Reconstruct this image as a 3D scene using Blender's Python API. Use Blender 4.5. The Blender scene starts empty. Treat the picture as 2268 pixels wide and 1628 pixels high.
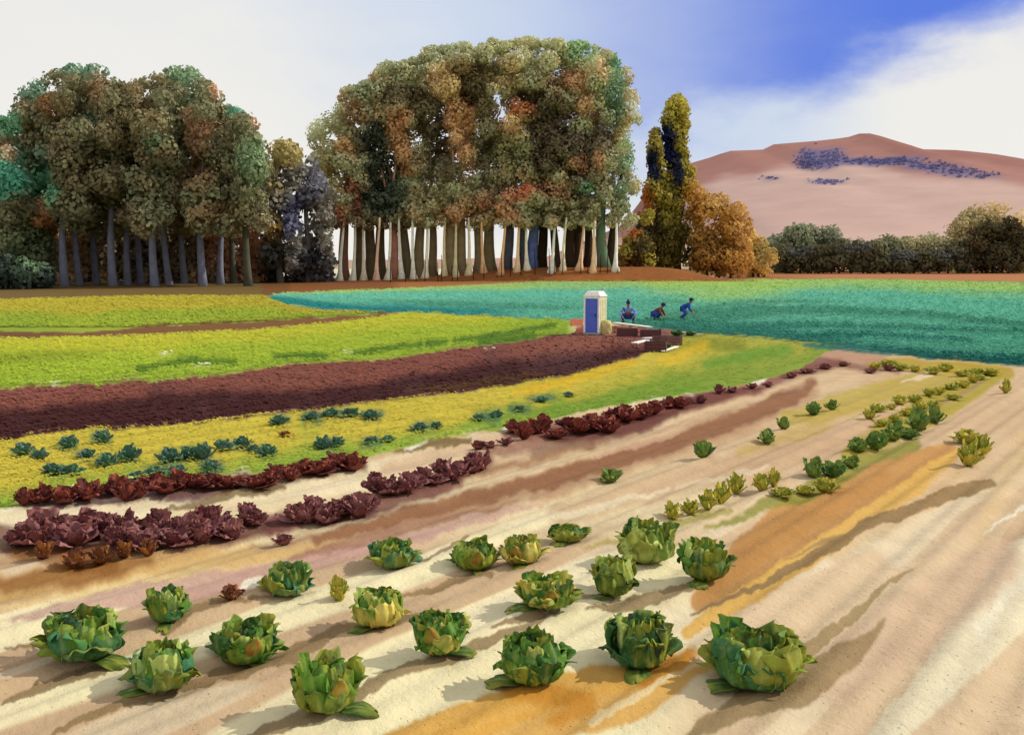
import bpy, bmesh, math, random
import numpy as np
from mathutils import Vector, Matrix

R = math.radians
rng = np.random.default_rng(7)
random.seed(7)
scene = bpy.context.scene
COL = scene.collection

# ------------------------------------------------------------------ camera
F = 2205.0; CX = 1134.0; CY = 814.0; HOR = 585.0; CAMH = 3.5
TILT = math.atan((CY - HOR) / F)
cam_d = bpy.data.cameras.new('camera'); cam = bpy.data.objects.new('camera', cam_d)
COL.objects.link(cam)
cam.location = (0, 0, CAMH); cam.rotation_euler = (R(90) - TILT, 0, 0)
cam_d.lens = 36 * F / 2268; cam_d.sensor_width = 36; cam_d.clip_start = 0.1; cam_d.clip_end = 12000
scene.camera = cam

# ------------------------------------------------------------------ sky + sun
SUN_EL = R(38); SUN_AZ = R(80)          # azimuth from +Y towards +X
w = bpy.data.worlds.new('World'); scene.world = w; w.use_nodes = True
nt = w.node_tree; nt.nodes.clear()
def N(t, **k):
    n = nt.nodes.new(t)
    for a, b in k.items(): setattr(n, a, b)
    return n
def L(a, b): nt.links.new(a, b)
def M_(op, a, b=None, c=None, clamp=False):
    n = N('ShaderNodeMath', operation=op); n.use_clamp = clamp
    for i, v in enumerate((a, b, c)):
        if v is None: continue
        if isinstance(v, (int, float)): n.inputs[i].default_value = v
        else: L(v, n.inputs[i])
    return n.outputs[0]
def ss(v, a, b):
    n = N('ShaderNodeMapRange', interpolation_type='SMOOTHSTEP')
    L(v, n.inputs[0]); n.inputs[1].default_value = a; n.inputs[2].default_value = b
    return n.outputs[0]
out = N('ShaderNodeOutputWorld'); bg = N('ShaderNodeBackground')
sky = N('ShaderNodeTexSky', sky_type='NISHITA'); sky.sun_disc = False
sky.sun_elevation = SUN_EL; sky.sun_rotation = SUN_AZ
sky.air_density = 1.0; sky.dust_density = 0.6; sky.ozone_density = 3.0
tc = N('ShaderNodeTexCoord'); sx = N('ShaderNodeSeparateXYZ'); L(tc.outputs['Generated'], sx.inputs[0])
yy = M_('MAXIMUM', sx.outputs[1], 0.05)
u = M_('DIVIDE', sx.outputs[0], yy); v = M_('DIVIDE', sx.outputs[2], yy)
nz = N('ShaderNodeTexNoise'); nz.inputs['Scale'].default_value = 5.0; nz.inputs['Detail'].default_value = 6
nz.inputs['Roughness'].default_value = 0.6
mp = N('ShaderNodeMapping'); mp.inputs['Scale'].default_value = (1, 1, 2.2); L(tc.outputs['Generated'], mp.inputs[0]); L(mp.outputs[0], nz.inputs[0])
nn = M_('MULTIPLY_ADD', nz.outputs[0], 0.17, -0.085)
# streak of open blue: lower rim runs from low left up to the upper right
low = M_('MULTIPLY_ADD', u, 0.34, 0.075)             # v of the rim at u
dv = M_('ADD', M_('SUBTRACT', v, low), nn)
band = ss(dv, -0.045, 0.045)
hi = M_('MULTIPLY_ADD', u, 0.42, 0.035)
cut = M_('SUBTRACT', 1.0, ss(M_('ADD', M_('SUBTRACT', v, 0.285), nn), 0.0, 0.10))
east = ss(M_('ADD', u, nn), -0.10, 0.40)
west = ss(M_('ADD', u, nn), -0.46, 0.0)
fade = M_('SUBTRACT', 1.0, ss(v, 0.34, 0.60))
deep = M_('MULTIPLY', M_('MULTIPLY', band, east), fade)
# second, paler veil to the left
vl = M_('MULTIPLY', ss(M_('ADD', M_('SUBTRACT', v, M_('MULTIPLY_ADD', u, -0.42, 0.085)), nn), -0.08, 0.12), west)
vl = M_('MULTIPLY', vl, fade)
vl = M_('MULTIPLY', vl, M_('SUBTRACT', 1.0, M_('MULTIPLY', ss(u, 0.25, 0.40), M_('SUBTRACT', 1.0, band))))
# white corner at the far right below the streak
tint = N('ShaderNodeMix', data_type='RGBA', blend_type='MULTIPLY'); tint.inputs[0].default_value = 1
L(sky.outputs[0], tint.inputs[6]); tint.inputs[7].default_value = (0.95, 1.05, 1.75, 1)
sc = N('ShaderNodeMix', data_type='RGBA', blend_type='MULTIPLY'); sc.inputs[0].default_value = 1
L(tint.outputs[2], sc.inputs[6]); sc.inputs[7].default_value = (0.09, 0.09, 0.09, 1)
blue = N('ShaderNodeMix', data_type='RGBA'); blue.inputs[0].default_value = 0.82
L(sc.outputs[2], blue.inputs[6]); blue.inputs[7].default_value = (0.042, 0.135, 0.70, 1)
cloud = N('ShaderNodeMix', data_type='RGBA'); L(M_('MULTIPLY', nz.outputs[0], ss(v, 0.0, 0.3)), cloud.inputs[0])
cloud.inputs[6].default_value = (0.89, 0.87, 0.81, 1); cloud.inputs[7].default_value = (0.79, 0.80, 0.83, 1)
m1 = N('ShaderNodeMix', data_type='RGBA'); L(M_('MULTIPLY', vl, 0.68), m1.inputs[0])
L(cloud.outputs[2], m1.inputs[6]); m1.inputs[7].default_value = (0.51, 0.635, 0.85, 1)
m2 = N('ShaderNodeMix', data_type='RGBA'); L(M_('MULTIPLY', deep, 0.93, clamp=True), m2.inputs[0])
L(m1.outputs[2], m2.inputs[6]); L(blue.outputs[2], m2.inputs[7])
L(m2.outputs[2], bg.inputs[0]); bg.inputs[1].default_value = 1.0
L(bg.outputs[0], out.inputs[0])

sd = bpy.data.lights.new('sun', 'SUN'); sun = bpy.data.objects.new('sun', sd); COL.objects.link(sun)
sd.energy = 3.5; sd.angle = R(0.5); sd.color = (1.0, 0.93, 0.78)
S = Vector((math.sin(SUN_AZ) * math.cos(SUN_EL), math.cos(SUN_AZ) * math.cos(SUN_EL), math.sin(SUN_EL)))
sun.rotation_euler = S.to_track_quat('Z', 'Y').to_euler()
vs = scene.view_settings; vs.view_transform = 'Standard'; vs.look = 'None'; vs.exposure = 0; vs.gamma = 1
vs.use_curve_mapping = False

# ------------------------------------------------------------------ helpers
def lin(c, k=1.0):
    c = np.asarray(c, float) / 255.0
    l = np.where(c <= 0.04045, c / 12.92, ((c + 0.055) / 1.055) ** 2.4)
    return np.clip(l / np.asarray(k), 0, 0.9)
KG = np.array([1.46, 1.44, 1.40])        # lit ground: shown value / base colour
KT = 0.36        # crowns
def tag(o, label=None, cat=None, group=None, kind=None):
    if label: o['label'] = label
    if cat: o['category'] = cat
    if group: o['group'] = group
    if kind: o['kind'] = kind
    return o
def empty(name, loc, rz=0):
    o = bpy.data.objects.new(name, None); COL.objects.link(o); o.location = loc; o.rotation_euler = (0, 0, rz)
    o.empty_display_size = 0.2
    return o
def mesh(name, V, Fc, mat, col=None, parent=None, smooth=False):
    me = bpy.data.meshes.new(name)
    V = np.asarray(V, np.float32); 
    if isinstance(Fc, np.ndarray):
        n, k = Fc.shape
        me.vertices.add(len(V)); me.vertices.foreach_set('co', V.ravel())
        me.loops.add(n * k); me.loops.foreach_set('vertex_index', Fc.astype(np.int32).ravel())
        me.polygons.add(n); me.polygons.foreach_set('loop_start', np.arange(0, n * k, k, dtype=np.int32))
        me.polygons.foreach_set('loop_total', np.full(n, k, np.int32))
        me.update(calc_edges=True); me.validate()
    else:
        me.from_pydata([tuple(map(float, p)) for p in V], [], Fc); me.update()
    if col is not None:
        a = me.color_attributes.new('Col', 'FLOAT_COLOR', 'POINT')
        c4 = np.ones((len(V), 4), np.float32); c4[:, :3] = col
        a.data.foreach_set('color', c4.ravel())
    if smooth: me.polygons.foreach_set('use_smooth', np.ones(len(me.polygons), bool))
    me.materials.append(mat)
    o = bpy.data.objects.new(name, me); COL.objects.link(o)
    if parent: o.parent = parent
    return o
_rt = {}
def vnoise(x, y, seed=0):
    if seed not in _rt: _rt[seed] = np.random.default_rng(seed + 100).random((256, 256))
    t = _rt[seed]
    xi = np.floor(x).astype(int); yi = np.floor(y).astype(int); fx = x - xi; fy = y - yi
    fx = fx * fx * (3 - 2 * fx); fy = fy * fy * (3 - 2 * fy)
    a = t[xi & 255, yi & 255]; b = t[(xi + 1) & 255, yi & 255]; c = t[xi & 255, (yi + 1) & 255]; d = t[(xi + 1) & 255, (yi + 1) & 255]
    return (a * (1 - fx) + b * fx) * (1 - fy) + (c * (1 - fx) + d * fx) * fy
def fbm(x, y, seed=0, o=4):
    s = 0; a = 0.5; tot = 0
    for i in range(o):
        s = s + a * vnoise(x * 2 ** i + 13.7 * i, y * 2 ** i + 7.3 * i, seed + i); tot += a; a *= 0.55
    return s / tot * 2 - 1      # -1..1
def sstep(a, b, x):
    t = np.clip((x - a) / (b - a + 1e-9), 0, 1); return t * t * (3 - 2 * t)

# terrain: a plain that lifts a little towards the groves, with an earth bank under the middle grove
RD = np.array([0.58, 0.815])       # direction of the planting rows
def Z(X, Y):
    X = np.asarray(X, float); Y = np.asarray(Y, float)
    z = np.interp(Y, [0, 60, 110, 160, 215, 260, 400, 4000], [0, 0, 0.3, 0.8, 1.2, 1.9, 2.3, 2.3])
    bx = sstep(-26, 8, X) * (1 - sstep(24, 38, X))
    z = z + 2.1 * bx * sstep(157, 164, Y) * (1 - sstep(178, 200, Y))
    s = X * RD[1] - Y * RD[0]
    m = (1 - sstep(18, 42, Y)) 
    z = z + 0.030 * m * np.sin(s * 2 * np.pi / 0.95) + 0.015 * m * np.sin(s * 2 * np.pi / 0.37 + 1.3)
    return z
ct, st = math.cos(TILT), math.sin(TILT)
def proj(X, Y, z):
    dz = z - CAMH
    depth = Y * ct - dz * st; up = Y * st + dz * ct
    return CX + F * X / depth, CY - F * up / depth
def ray(px, py):
    dx = (px - CX) / F; dy = -(py - CY) / F
    d = np.array([dx, ct + dy * st, -st + dy * ct]); return d / d[1]
def at(px, py):
    """ground point seen at picture position"""
    d = ray(px, py); lo, hi = 3.0, 420.0; y = lo
    while y < hi:
        y2 = y * 1.02
        if CAMH + d[2] * y2 <= Z(d[0] * y2, y2): break
        y = y2
    a, b = y, y * 1.02
    for _ in range(30):
        m = (a + b) / 2
        if CAMH + d[2] * m <= Z(d[0] * m, m): b = m
        else: a = m
    return Vector((d[0] * b, b, float(Z(d[0] * b, b))))
def atY(px, py, Y):
    d = ray(px, py); return Vector((d[0] * Y, Y, CAMH + d[2] * Y))

# ------------------------------------------------------------------ materials
def mat_new(name):
    m = bpy.data.materials.new(name); m.use_nodes = True; t = m.node_tree; t.nodes.clear(); return m, t
def mottled(name, scale=3.0, amt=0.25, bump=0.3, bscale=None, rough=0.95, spec=0.1, color=None, translucent=0.0, detail=6, coarse=None):
    m, t = mat_new(name); nd = t.nodes; lk = t.links
    o = nd.new('ShaderNodeOutputMaterial'); p = nd.new('ShaderNodeBsdfPrincipled')
    p.inputs['Roughness'].default_value = rough; p.inputs['Specular IOR Level'].default_value = spec
    tcn = nd.new('ShaderNodeTexCoord'); geo = nd.new('ShaderNodeNewGeometry')
    n1 = nd.new('ShaderNodeTexNoise'); n1.inputs['Scale'].default_value = scale; n1.inputs['Detail'].default_value = detail
    n1.inputs['Roughness'].default_value = 0.65; lk.new(tcn.outputs['Object'], n1.inputs[0])
    mr = nd.new('ShaderNodeMapRange'); mr.inputs[1].default_value = 0.28; mr.inputs[2].default_value = 0.72
    mr.inputs[3].default_value = 1 - amt; mr.inputs[4].default_value = 1 + amt; lk.new(n1.outputs[0], mr.inputs[0])
    mul = nd.new('ShaderNodeMix'); mul.data_type = 'RGBA'; mul.blend_type = 'MULTIPLY'; mul.inputs[0].default_value = 1
    if color is None:
        a = nd.new('ShaderNodeAttribute'); a.attribute_name = 'Col'; lk.new(a.outputs['Color'], mul.inputs[6])
    else: mul.inputs[6].default_value = (*color, 1)
    lk.new(mr.outputs[0], mul.inputs[7])
    res = mul.outputs[2]
    lk.new(res, p.inputs['Base Color'])
    if bump:
        n2 = nd.new('ShaderNodeTexNoise'); n2.inputs['Scale'].default_value = bscale or scale * 4; n2.inputs['Detail'].default_value = 8
        n2.inputs['Roughness'].default_value = 0.7
        lk.new(tcn.outputs['Object'], n2.inputs[0])
        b = nd.new('ShaderNodeBump'); b.inputs['Strength'].default_value = bump; b.inputs['Distance'].default_value = 0.05
        lk.new(n2.outputs[0], b.inputs['Height']); lk.new(b.outputs[0], p.inputs['Normal'])
    if translucent:
        tr = nd.new('ShaderNodeBsdfTranslucent'); lk.new(res, tr.inputs[0])
        mx = nd.new('ShaderNodeMixShader'); mx.inputs[0].default_value = translucent
        lk.new(p.outputs[0], mx.inputs[1]); lk.new(tr.outputs[0], mx.inputs[2]); lk.new(mx.outputs[0], o.inputs[0])
    else: lk.new(p.outputs[0], o.inputs[0])
    return m
M_ground = mottled('soil', 1.3, 0.11, 0.9, 7.0)
M_field = mottled('field_surface', 0.8, 0.10, 0.4, 6.0)
M_hill = mottled('hill_slope', 0.012, 0.08, 0, rough=1)
M_leaf = mottled('foliage', 0.35, 0.10, 0, translucent=0.32, detail=3)
M_crop = mottled('crop_leaves', 0.6, 0.08, 0, translucent=0.2, detail=3)
M_cab = mottled('cabbage_leaf', 9.0, 0.22, 0.35, 30.0, rough=0.6, spec=0.25, translucent=0.22)
M_bark = mottled('bark', 0.9, 0.30, 0.6, 4.0)
M_wood = mottled('painted_wood', 8.0, 0.12, 0.2, 30.0)
def solid(name, rgb, k=1.2, rough=0.7, scale=6.0, amt=0.12, bump=0.1):
    return mottled(name, scale, amt, bump, scale * 4, rough=rough, spec=0.3, color=tuple(lin(rgb, k)))

# ------------------------------------------------------------------ the colours of the ground (soil, crops, painted-in shadow streaks)
def curve(pts): 
    a = np.array(pts, float); return lambda x: np.interp(x, a[:, 0], a[:, 1])
teal_top = curve([(-900, 668), (590, 655), (625, 650), (800, 642), (1000, 634), (1200, 623), (1500, 620), (1900, 618), (2268, 626), (3200, 640)])
teal_bot = curve([(560, 650), (600, 664), (650, 679), (720, 690), (900, 691), (1080, 701), (1290, 711), (1370, 716), (1450, 727), (1560, 738), (1700, 746), (1850, 765), (2000, 785), (2130, 799), (2268, 808), (3200, 860)])
f1_top = curve([(-900, 690), (0, 664), (300, 656), (600, 655), (640, 678), (720, 690)])
st_top = curve([(-900, 760), (0, 735), (200, 735), (350, 722), (600, 711), (800, 697), (890, 689), (920, 688)])
st_bot = curve([(-900, 775), (0, 750), (200, 747), (350, 742), (600, 728), (800, 706), (890, 693), (920, 689)])
pb_top = curve([(-900, 920), (0, 862), (100, 855), (250, 850), (500, 832), (640, 806), (800, 802), (900, 790), (1000, 775), (1200, 748), (1265, 738), (1300, 716), (1450, 727)])
pb_mid = curve([(-900, 965), (0, 915), (300, 880), (500, 868), (700, 868), (850, 848), (1000, 820), (1250, 785), (1400, 762)])
pb_bot = curve([(-900, 1050), (0, 975), (130, 952), (300, 946), (500, 927), (640, 915), (700, 906), (900, 882), (1100, 857), (1250, 833), (1350, 806), (1430, 782), (1500, 752), (1560, 738)])
y_bot = curve([(-900, 1300), (0, 1128), (60, 1110), (200, 1078), (500, 1052), (700, 1032), (850, 1002), (1000, 967), (1200, 932), (1400, 891), (1550, 868), (1700, 838), (1790, 805), (1850, 770), (1900, 768)])

def layers(px, py):
    """returns linear base colour (n,3) for picture-plane feet of ground points, plus region id"""
    px = np.asarray(px, float); py = np.asarray(py, float)
    Yd = F * CAMH / np.maximum(py - HOR, 6); lg = np.log(Yd) * 420; ux = (px - CX)
    n1 = fbm(ux / 46, lg / 46, 1); n2 = fbm(ux / 46, lg / 46, 11); n3 = fbm(ux / 160, lg / 110, 21); n4 = fbm(ux / 16, lg / 16, 31, 3)
    # foreshorten the wobble with distance
    fs = np.clip((py - HOR) / 420, 0.03, 1.0)
    X = px + 10 * n1 + 4 * n4; Y = py + (11 * n2 + 5 * n4) * fs
    C = np.empty((len(px), 3)); C[:] = lin((255, 242, 196), KG)
    def mix(al, rgb, k=KG):
        al = np.clip(al, 0, 1)[:, None]; C[:] = C * (1 - al) + lin(rgb, k) * al
    def band(top, bot, rgb, soft=8, a=1.0, edge=0.0, x0=None, x1=None, sx=40):
        tp = top(X); bt = bot(X); d = np.minimum(Y - tp, bt - Y)
        s = np.maximum(soft * fs * 1.5, 0.8)
        al = sstep(-0.5, 0.5, (d + edge * n4 * fs) / s)
        if x0 is not None: al = al * sstep(x0 - sx, x0 + sx, X)
        if x1 is not None: al = al * (1 - sstep(x1 - sx, x1 + sx, X))
        mix(al * a, rgb); return al
    def stroke(pts, w, rgb, a=1.0, soft=6, dry=0.0, asp=1.0):
        """a streak along pts; w one width or one per point"""
        P = np.array(pts, float); w = np.broadcast_to(np.asarray(w, float), (len(P),))
        x0, x1 = P[:, 0].min() - 90, P[:, 0].max() + 90; y0, y1 = P[:, 1].min() - 90, P[:, 1].max() + 90
        idx = np.where((X > x0) & (X < x1) & (Y > y0) & (Y < y1))[0]
        if len(idx) == 0: return
        x = X[idx]; y = Y[idx] * asp; best = np.full(len(idx), 1e9)
        for i in range(len(P) - 1):
            ax, ay = P[i][0], P[i][1] * asp; bx, by = P[i + 1][0] - ax, P[i + 1][1] * asp - ay
            t = np.clip(((x - ax) * bx + (y - ay) * by) / (bx * bx + by * by + 1e-9), 0, 1)
            d = np.hypot(x - ax - t * bx, y - ay - t * by) - (w[i] * (1 - t) + w[i + 1] * t) / 2
            best = np.minimum(best, d)
        al = 1 - sstep(-0.5, 0.5, best / soft)
        if dry: al = al * sstep(-dry, -dry + 0.5, n4[idx] + 0.6)
        al = (al * a)[:, None]; C[idx] = C[idx] * (1 - al) + lin(rgb, KG) * al
    # ---- sand between the lettuces: washes of tan, pink and ochre over a pale ground
    low = sstep(1000, 1250, Y + n1 * 20)
    mix(0.9 * sstep(1500, 1750, X + (Y - 1000) * 0.25 + 60 * n3) , (228, 198, 162))
    mix(0.8 * (1 - low), (212, 178, 140))
    mix(0.25 * sstep(0.0, 0.35, n3), (232, 208, 172))
    # streaks that follow the rows
    s_ = None
    Yw = Yd; Xw = (px - CX) / F * Yd
    s_ = Xw * RD[1] - Yw * RD[0]; al_ = Xw * RD[0] + Yw * RD[1]
    wob = 0.12 * fbm(al_ * 0.35, s_ * 0.7, 41, 3)
    stp = vnoise(s_ * 1.05 + wob * 2, al_ * 0.13, 55)
    mk = (py > 1130) & (px > -300)
    mix(0.9 * sstep(0.50, 0.54, stp) * sstep(1110, 1230, Y) * (X < 1750), (208, 174, 138))
    mix(0.6 * sstep(0.68, 0.70, stp) * sstep(1110, 1230, Y), (190, 154, 118))
    stp2 = vnoise(s_ * 2.6 + wob * 2, al_ * 0.22, 57)
    mix(0.45 * sstep(0.70, 0.74, stp2) * sstep(1000, 1150, Y), (246, 232, 200))
    SHADOW = (148, 121, 82)  # long cabbage shadows, painted into the soil colour as olive-brown streaks
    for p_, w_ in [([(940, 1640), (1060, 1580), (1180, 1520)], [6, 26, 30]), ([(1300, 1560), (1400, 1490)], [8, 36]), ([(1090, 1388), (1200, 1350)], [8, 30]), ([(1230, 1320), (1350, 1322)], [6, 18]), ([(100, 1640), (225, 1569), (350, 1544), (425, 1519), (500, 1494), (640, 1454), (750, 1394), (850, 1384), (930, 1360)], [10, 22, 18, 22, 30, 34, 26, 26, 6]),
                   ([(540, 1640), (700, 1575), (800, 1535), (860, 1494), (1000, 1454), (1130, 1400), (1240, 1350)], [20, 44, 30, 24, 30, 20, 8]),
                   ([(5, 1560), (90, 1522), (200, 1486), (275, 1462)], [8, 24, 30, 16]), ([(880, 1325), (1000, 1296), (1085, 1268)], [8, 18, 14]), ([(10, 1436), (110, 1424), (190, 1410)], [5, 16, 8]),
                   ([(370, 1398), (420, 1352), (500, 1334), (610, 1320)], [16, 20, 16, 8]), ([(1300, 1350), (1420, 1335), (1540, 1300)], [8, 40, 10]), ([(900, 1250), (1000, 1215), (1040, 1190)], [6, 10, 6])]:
        stroke(p_, w_, SHADOW, 0.85, 4)
    # right hand slope: pink tan, pale strip at the edge
    stroke([(1950, 1640), (2110, 1470), (2268, 1290), (2500, 1100)], [60, 110, 160, 200], (247, 234, 200), 0.9, 14)
    stroke([(2170, 1400), (2230, 1310), (2290, 1260)], [30, 24, 30], (248, 238, 210), 0.9, 4)
    stroke([(2180, 1180), (2240, 1140), (2290, 1110)], [5, 8, 14], (248, 240, 215), 0.9, 3)
    stroke([(1850, 1500), (2000, 1400), (2200, 1250)], [120, 140, 120], (218, 186, 156), 0.8, 40)
    # pinkish and golden wash below the red rows
    stroke([(-300, 1370), (0, 1310), (250, 1262), (520, 1238), (760, 1200)], [120, 60, 70, 60, 20], (214, 172, 105), 0.85, 34)
    stroke([(-300, 1350), (0, 1300), (200, 1262), (330, 1245)], [60, 30, 60, 20], (150, 95, 45), 0.75, 22)
    stroke([(0, 1352), (250, 1300), (420, 1268), (600, 1255)], [8, 22, 20, 8], (240, 212, 150), 0.7, 12)
    stroke([(30, 1372), (200, 1335), (320, 1320), (440, 1300), (600, 1268), (760, 1222), (1000, 1170)], [10, 36, 60, 60, 44, 34, 10], (208, 166, 152), 0.85, 12)
    stroke([(540, 1300), (580, 1288)], [22, 26], (250, 240, 215), 0.95, 4)
    # brown tilled sweep
    stroke([(560, 1210), (760, 1180), (1000, 1130), (1200, 1080), (1450, 1000), (1650, 930), (1800, 870)], [14, 30, 50, 62, 60, 60, 26], (188, 148, 112), 0.85, 26)
    stroke([(700, 1195), (900, 1140), (1150, 1080), (1400, 1010), (1560, 960), (1750, 880), (1800, 850)], [20, 34, 40, 40, 34, 44, 20], (150, 102, 72), 0.9, 12)
    stroke([(780, 1120), (1000, 1062), (1200, 1012), (1350, 975)], [8, 20, 20, 6], (138, 82, 44), 0.7, 22)
    stroke([(640, 1235), (800, 1195), (980, 1150), (1150, 1115)], [8, 26, 18, 6], (166, 118, 96), 0.75, 12)
    stroke([(760, 1245), (900, 1195), (1060, 1150), (1200, 1120)], [6, 22, 26, 6], (206, 166, 150), 0.8, 6)
    stroke([(1310, 1010), (1420, 985), (1500, 960)], [6, 14, 5], (205, 165, 138), 0.8, 4)
    stroke([(1350, 985), (1450, 955), (1600, 905)], [5, 8, 4], (206, 166, 140), 0.8, 4)
    stroke([(1240, 1140), (1600, 1040), (1900, 960), (2050, 900)], [50, 60, 60, 30], (208, 172, 136), 0.7, 26)
    stroke([(1500, 1080), (1600, 1060), (1700, 1030)], [6, 12, 6], (232, 212, 178), 0.8, 4)
    stroke([(1130, 1170), (1300, 1130), (1480, 1080)], [8, 18, 8], (240, 225, 190), 0.8, 8)
    # ochre sweep from the foreground to the upper right
    stroke([(850, 1660), (1050, 1590), (1230, 1530), (1420, 1490), (1520, 1450)], [70, 90, 80, 60, 30], (230, 176, 84), 0.95, 12)
    stroke([(900, 1690), (1150, 1620), (1400, 1560), (1560, 1480)], [70, 80, 76, 20], (228, 174, 84), 0.9, 14)
    stroke([(1130, 1520), (1300, 1560), (1230, 1600)], [50, 50, 30], (206, 136, 36), 0.7, 26)
    stroke([(1420, 1500), (1530, 1450)], [40, 40], (208, 140, 44), 0.8, 20)
    stroke([(1310, 1600), (1400, 1545), (1490, 1490)], [16, 20, 10], (246, 222, 170), 0.85, 6)
    stroke([(1555, 1330), (1640, 1250), (1750, 1170), (1880, 1100), (2000, 1040), (2100, 1000)], [50, 100, 110, 86, 62, 44], (202, 150, 88), 0.95, 10)
    stroke([(1520, 1400), (1640, 1330), (1800, 1225), (1930, 1140), (2060, 1050), (2120, 1000)], [26, 44, 50, 46, 40, 14], (232, 184, 96), 0.95, 8)
    stroke([(1560, 1310), (1650, 1235), (1800, 1140), (1960, 1060)], [40, 60, 54, 26], (190, 136, 74), 0.55, 20)
    stroke([(1850, 1230), (2050, 1110), (2150, 1010)], [26, 40, 30], (226, 190, 140), 0.6, 26)
    stroke([(2170, 1190), (2230, 1050), (2290, 980)], [30, 40, 50], (232, 200, 145), 0.5, 34)
    # olive-grey track and thinner streaks
    stroke([(1535, 1362), (1700, 1290), (1830, 1215), (1930, 1160), (2060, 1110), (2150, 1082), (2195, 1068)], [5, 18, 26, 24, 30, 34, 18], (160, 130, 88), 0.95, 4)
    stroke([(1740, 1240), (1830, 1195), (1960, 1150)], [3, 10, 5], (170, 140, 96), 0.8, 4)
    stroke([(1640, 1540), (1760, 1460), (1860, 1390), (1950, 1310), (2020, 1262)], [30, 40, 24, 14, 3], (176, 150, 104), 0.9, 5)
    stroke([(1500, 1650), (1640, 1560), (1760, 1525), (1880, 1450), (1960, 1380)], [20, 60, 84, 60, 8], (160, 134, 92), 0.85, 10)  # shadow beside the largest cabbage, painted into the soil colour
    # olive ground cover upper right
    stroke([(1740, 930), (1850, 900), (2000, 862), (2150, 830), (2210, 820)], [30, 52, 60, 54, 30], (190, 168, 66), 0.8, 16)
    stroke([(1920, 800), (2000, 805), (2100, 815), (2230, 826)], [10, 24, 30, 30], (184, 158, 52), 0.9, 6)
    stroke([(1880, 1000), (1980, 950), (2070, 900), (2150, 862), (2200, 835)], [40, 60, 64, 56, 34], (176, 160, 56), 0.9, 12)
    stroke([(1560, 1170), (1700, 1120), (1800, 1085), (1900, 1030), (2030, 985)], [8, 26, 44, 34, 26], (150, 148, 54), 0.85, 10)
    stroke([(1300, 1215), (1480, 1165), (1620, 1125)], [6, 20, 10], (176, 164, 84), 0.8, 6)
    stroke([(1650, 1120), (1740, 1085)], [6, 10], (236, 222, 186), 0.6, 5)
    stroke([(1640, 1000), (1780, 955), (1900, 900)], [20, 40, 20], (196, 168, 86), 0.6, 20)
    stroke([(2060, 905), (2120, 880), (2170, 850), (2195, 830)], [5, 9, 9, 5], (176, 146, 104), 0.9, 3)
    stroke([(2000, 850), (2060, 828), (2090, 820)], [5, 12, 5], (236, 212, 178), 0.9, 5)
    stroke([(1890, 930), (1950, 905), (2010, 890)], [6, 20, 6], (224, 194, 150), 0.8, 8)
    # soil between and around the red rows
    stroke([(-300, 1260), (0, 1160), (300, 1110), (560, 1090), (800, 1060), (1050, 985), (1200, 960)], [110, 50, 44, 44, 60, 40, 20], (244, 226, 188), 0.9, 16)
    stroke([(850, 1040), (1100, 975), (1400, 925), (1560, 885), (1760, 835)], [30, 40, 30, 44, 50], (220, 188, 152), 0.9, 20)
    stroke([(1480, 905), (1620, 865), (1760, 815), (1860, 785), (1950, 795)], [20, 40, 40, 40, 30], (188, 142, 118), 0.75, 18)
    stroke([(1380, 935), (1520, 895), (1640, 868), (1760, 828), (1860, 805)], [30, 34, 26, 30, 14], (140, 90, 78), 0.8, 16)
    stroke([(1730, 830), (1800, 800), (1860, 808), (1990, 820)], [20, 26, 14, 16], (128, 76, 72), 0.75, 12)
    stroke([(-200, 1230), (0, 1195), (250, 1200), (500, 1180), (640, 1150), (800, 1130)], [60, 60, 60, 50, 40, 30], (118, 70, 66), 0.85, 20)
    stroke([(1120, 955), (1250, 960), (1400, 935), (1560, 880), (1680, 862)], [20, 50, 50, 30, 10], (118, 66, 60), 0.88, 16)
    stroke([(600, 1160), (740, 1140), (850, 1110), (1000, 1060), (1080, 1020)], [40, 50, 50, 50, 20], (128, 78, 74), 0.88, 18)
    stroke([(30, 1112), (230, 1092), (420, 1084), (620, 1056), (800, 1030)], [20, 34, 34, 40, 20], (104, 58, 44), 0.9, 10)
    stroke([(1040, 1010), (1150, 985), (1240, 960)], [16, 36, 30], (150, 100, 88), 0.75, 20)
    stroke([(60, 1122), (230, 1108), (420, 1098), (520, 1090)], [10, 22, 22, 8], (128, 96, 96), 0.8, 8)
    stroke([(360, 1130), (480, 1105), (560, 1088), (628, 1082)], [8, 20, 22, 14], (112, 84, 36), 0.8, 5)
    stroke([(230, 1240), (150, 1240), (30, 1225)], [60, 50, 20], (142, 90, 40), 0.75, 14)
    stroke([(1180, 1000), (1280, 975), (1400, 950), (1500, 915)], [20, 34, 26, 10], (110, 62, 58), 0.6, 18)
    stroke([(870, 1000), (960, 985), (1040, 972)], [4, 22, 12], (116, 92, 32), 0.85, 5)
    stroke([(-100, 1140), (60, 1112), (200, 1082)], [6, 6, 4], (250, 244, 225), 0.9, 3)
    # ---- yellow green strip
    top3, bot3 = pb_bot, y_bot
    a3 = band(top3, bot3, (204, 186, 68), 5, 1, 2, x1=1860, sx=25)
    def inside3(d0, d1): return a3 * sstep(d0, d1, bot3(X) - Y) 
    depth3 = (Y - top3(X)) / np.maximum(bot3(X) - top3(X), 4)
    mix(a3 * sstep(0.55, 0.95, depth3 + 0.22 * n3 + 0.1 * n1) * 0.9, (140, 172, 62))
    mix(a3 * sstep(980, 1300, X + 70 * n3) * 0.8 * sstep(0.25, 0.75, depth3 + 0.2 * n1), (112, 150, 46))
    mix(a3 * sstep(1500, 1650, X) * 0.6, (146, 160, 60))
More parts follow.
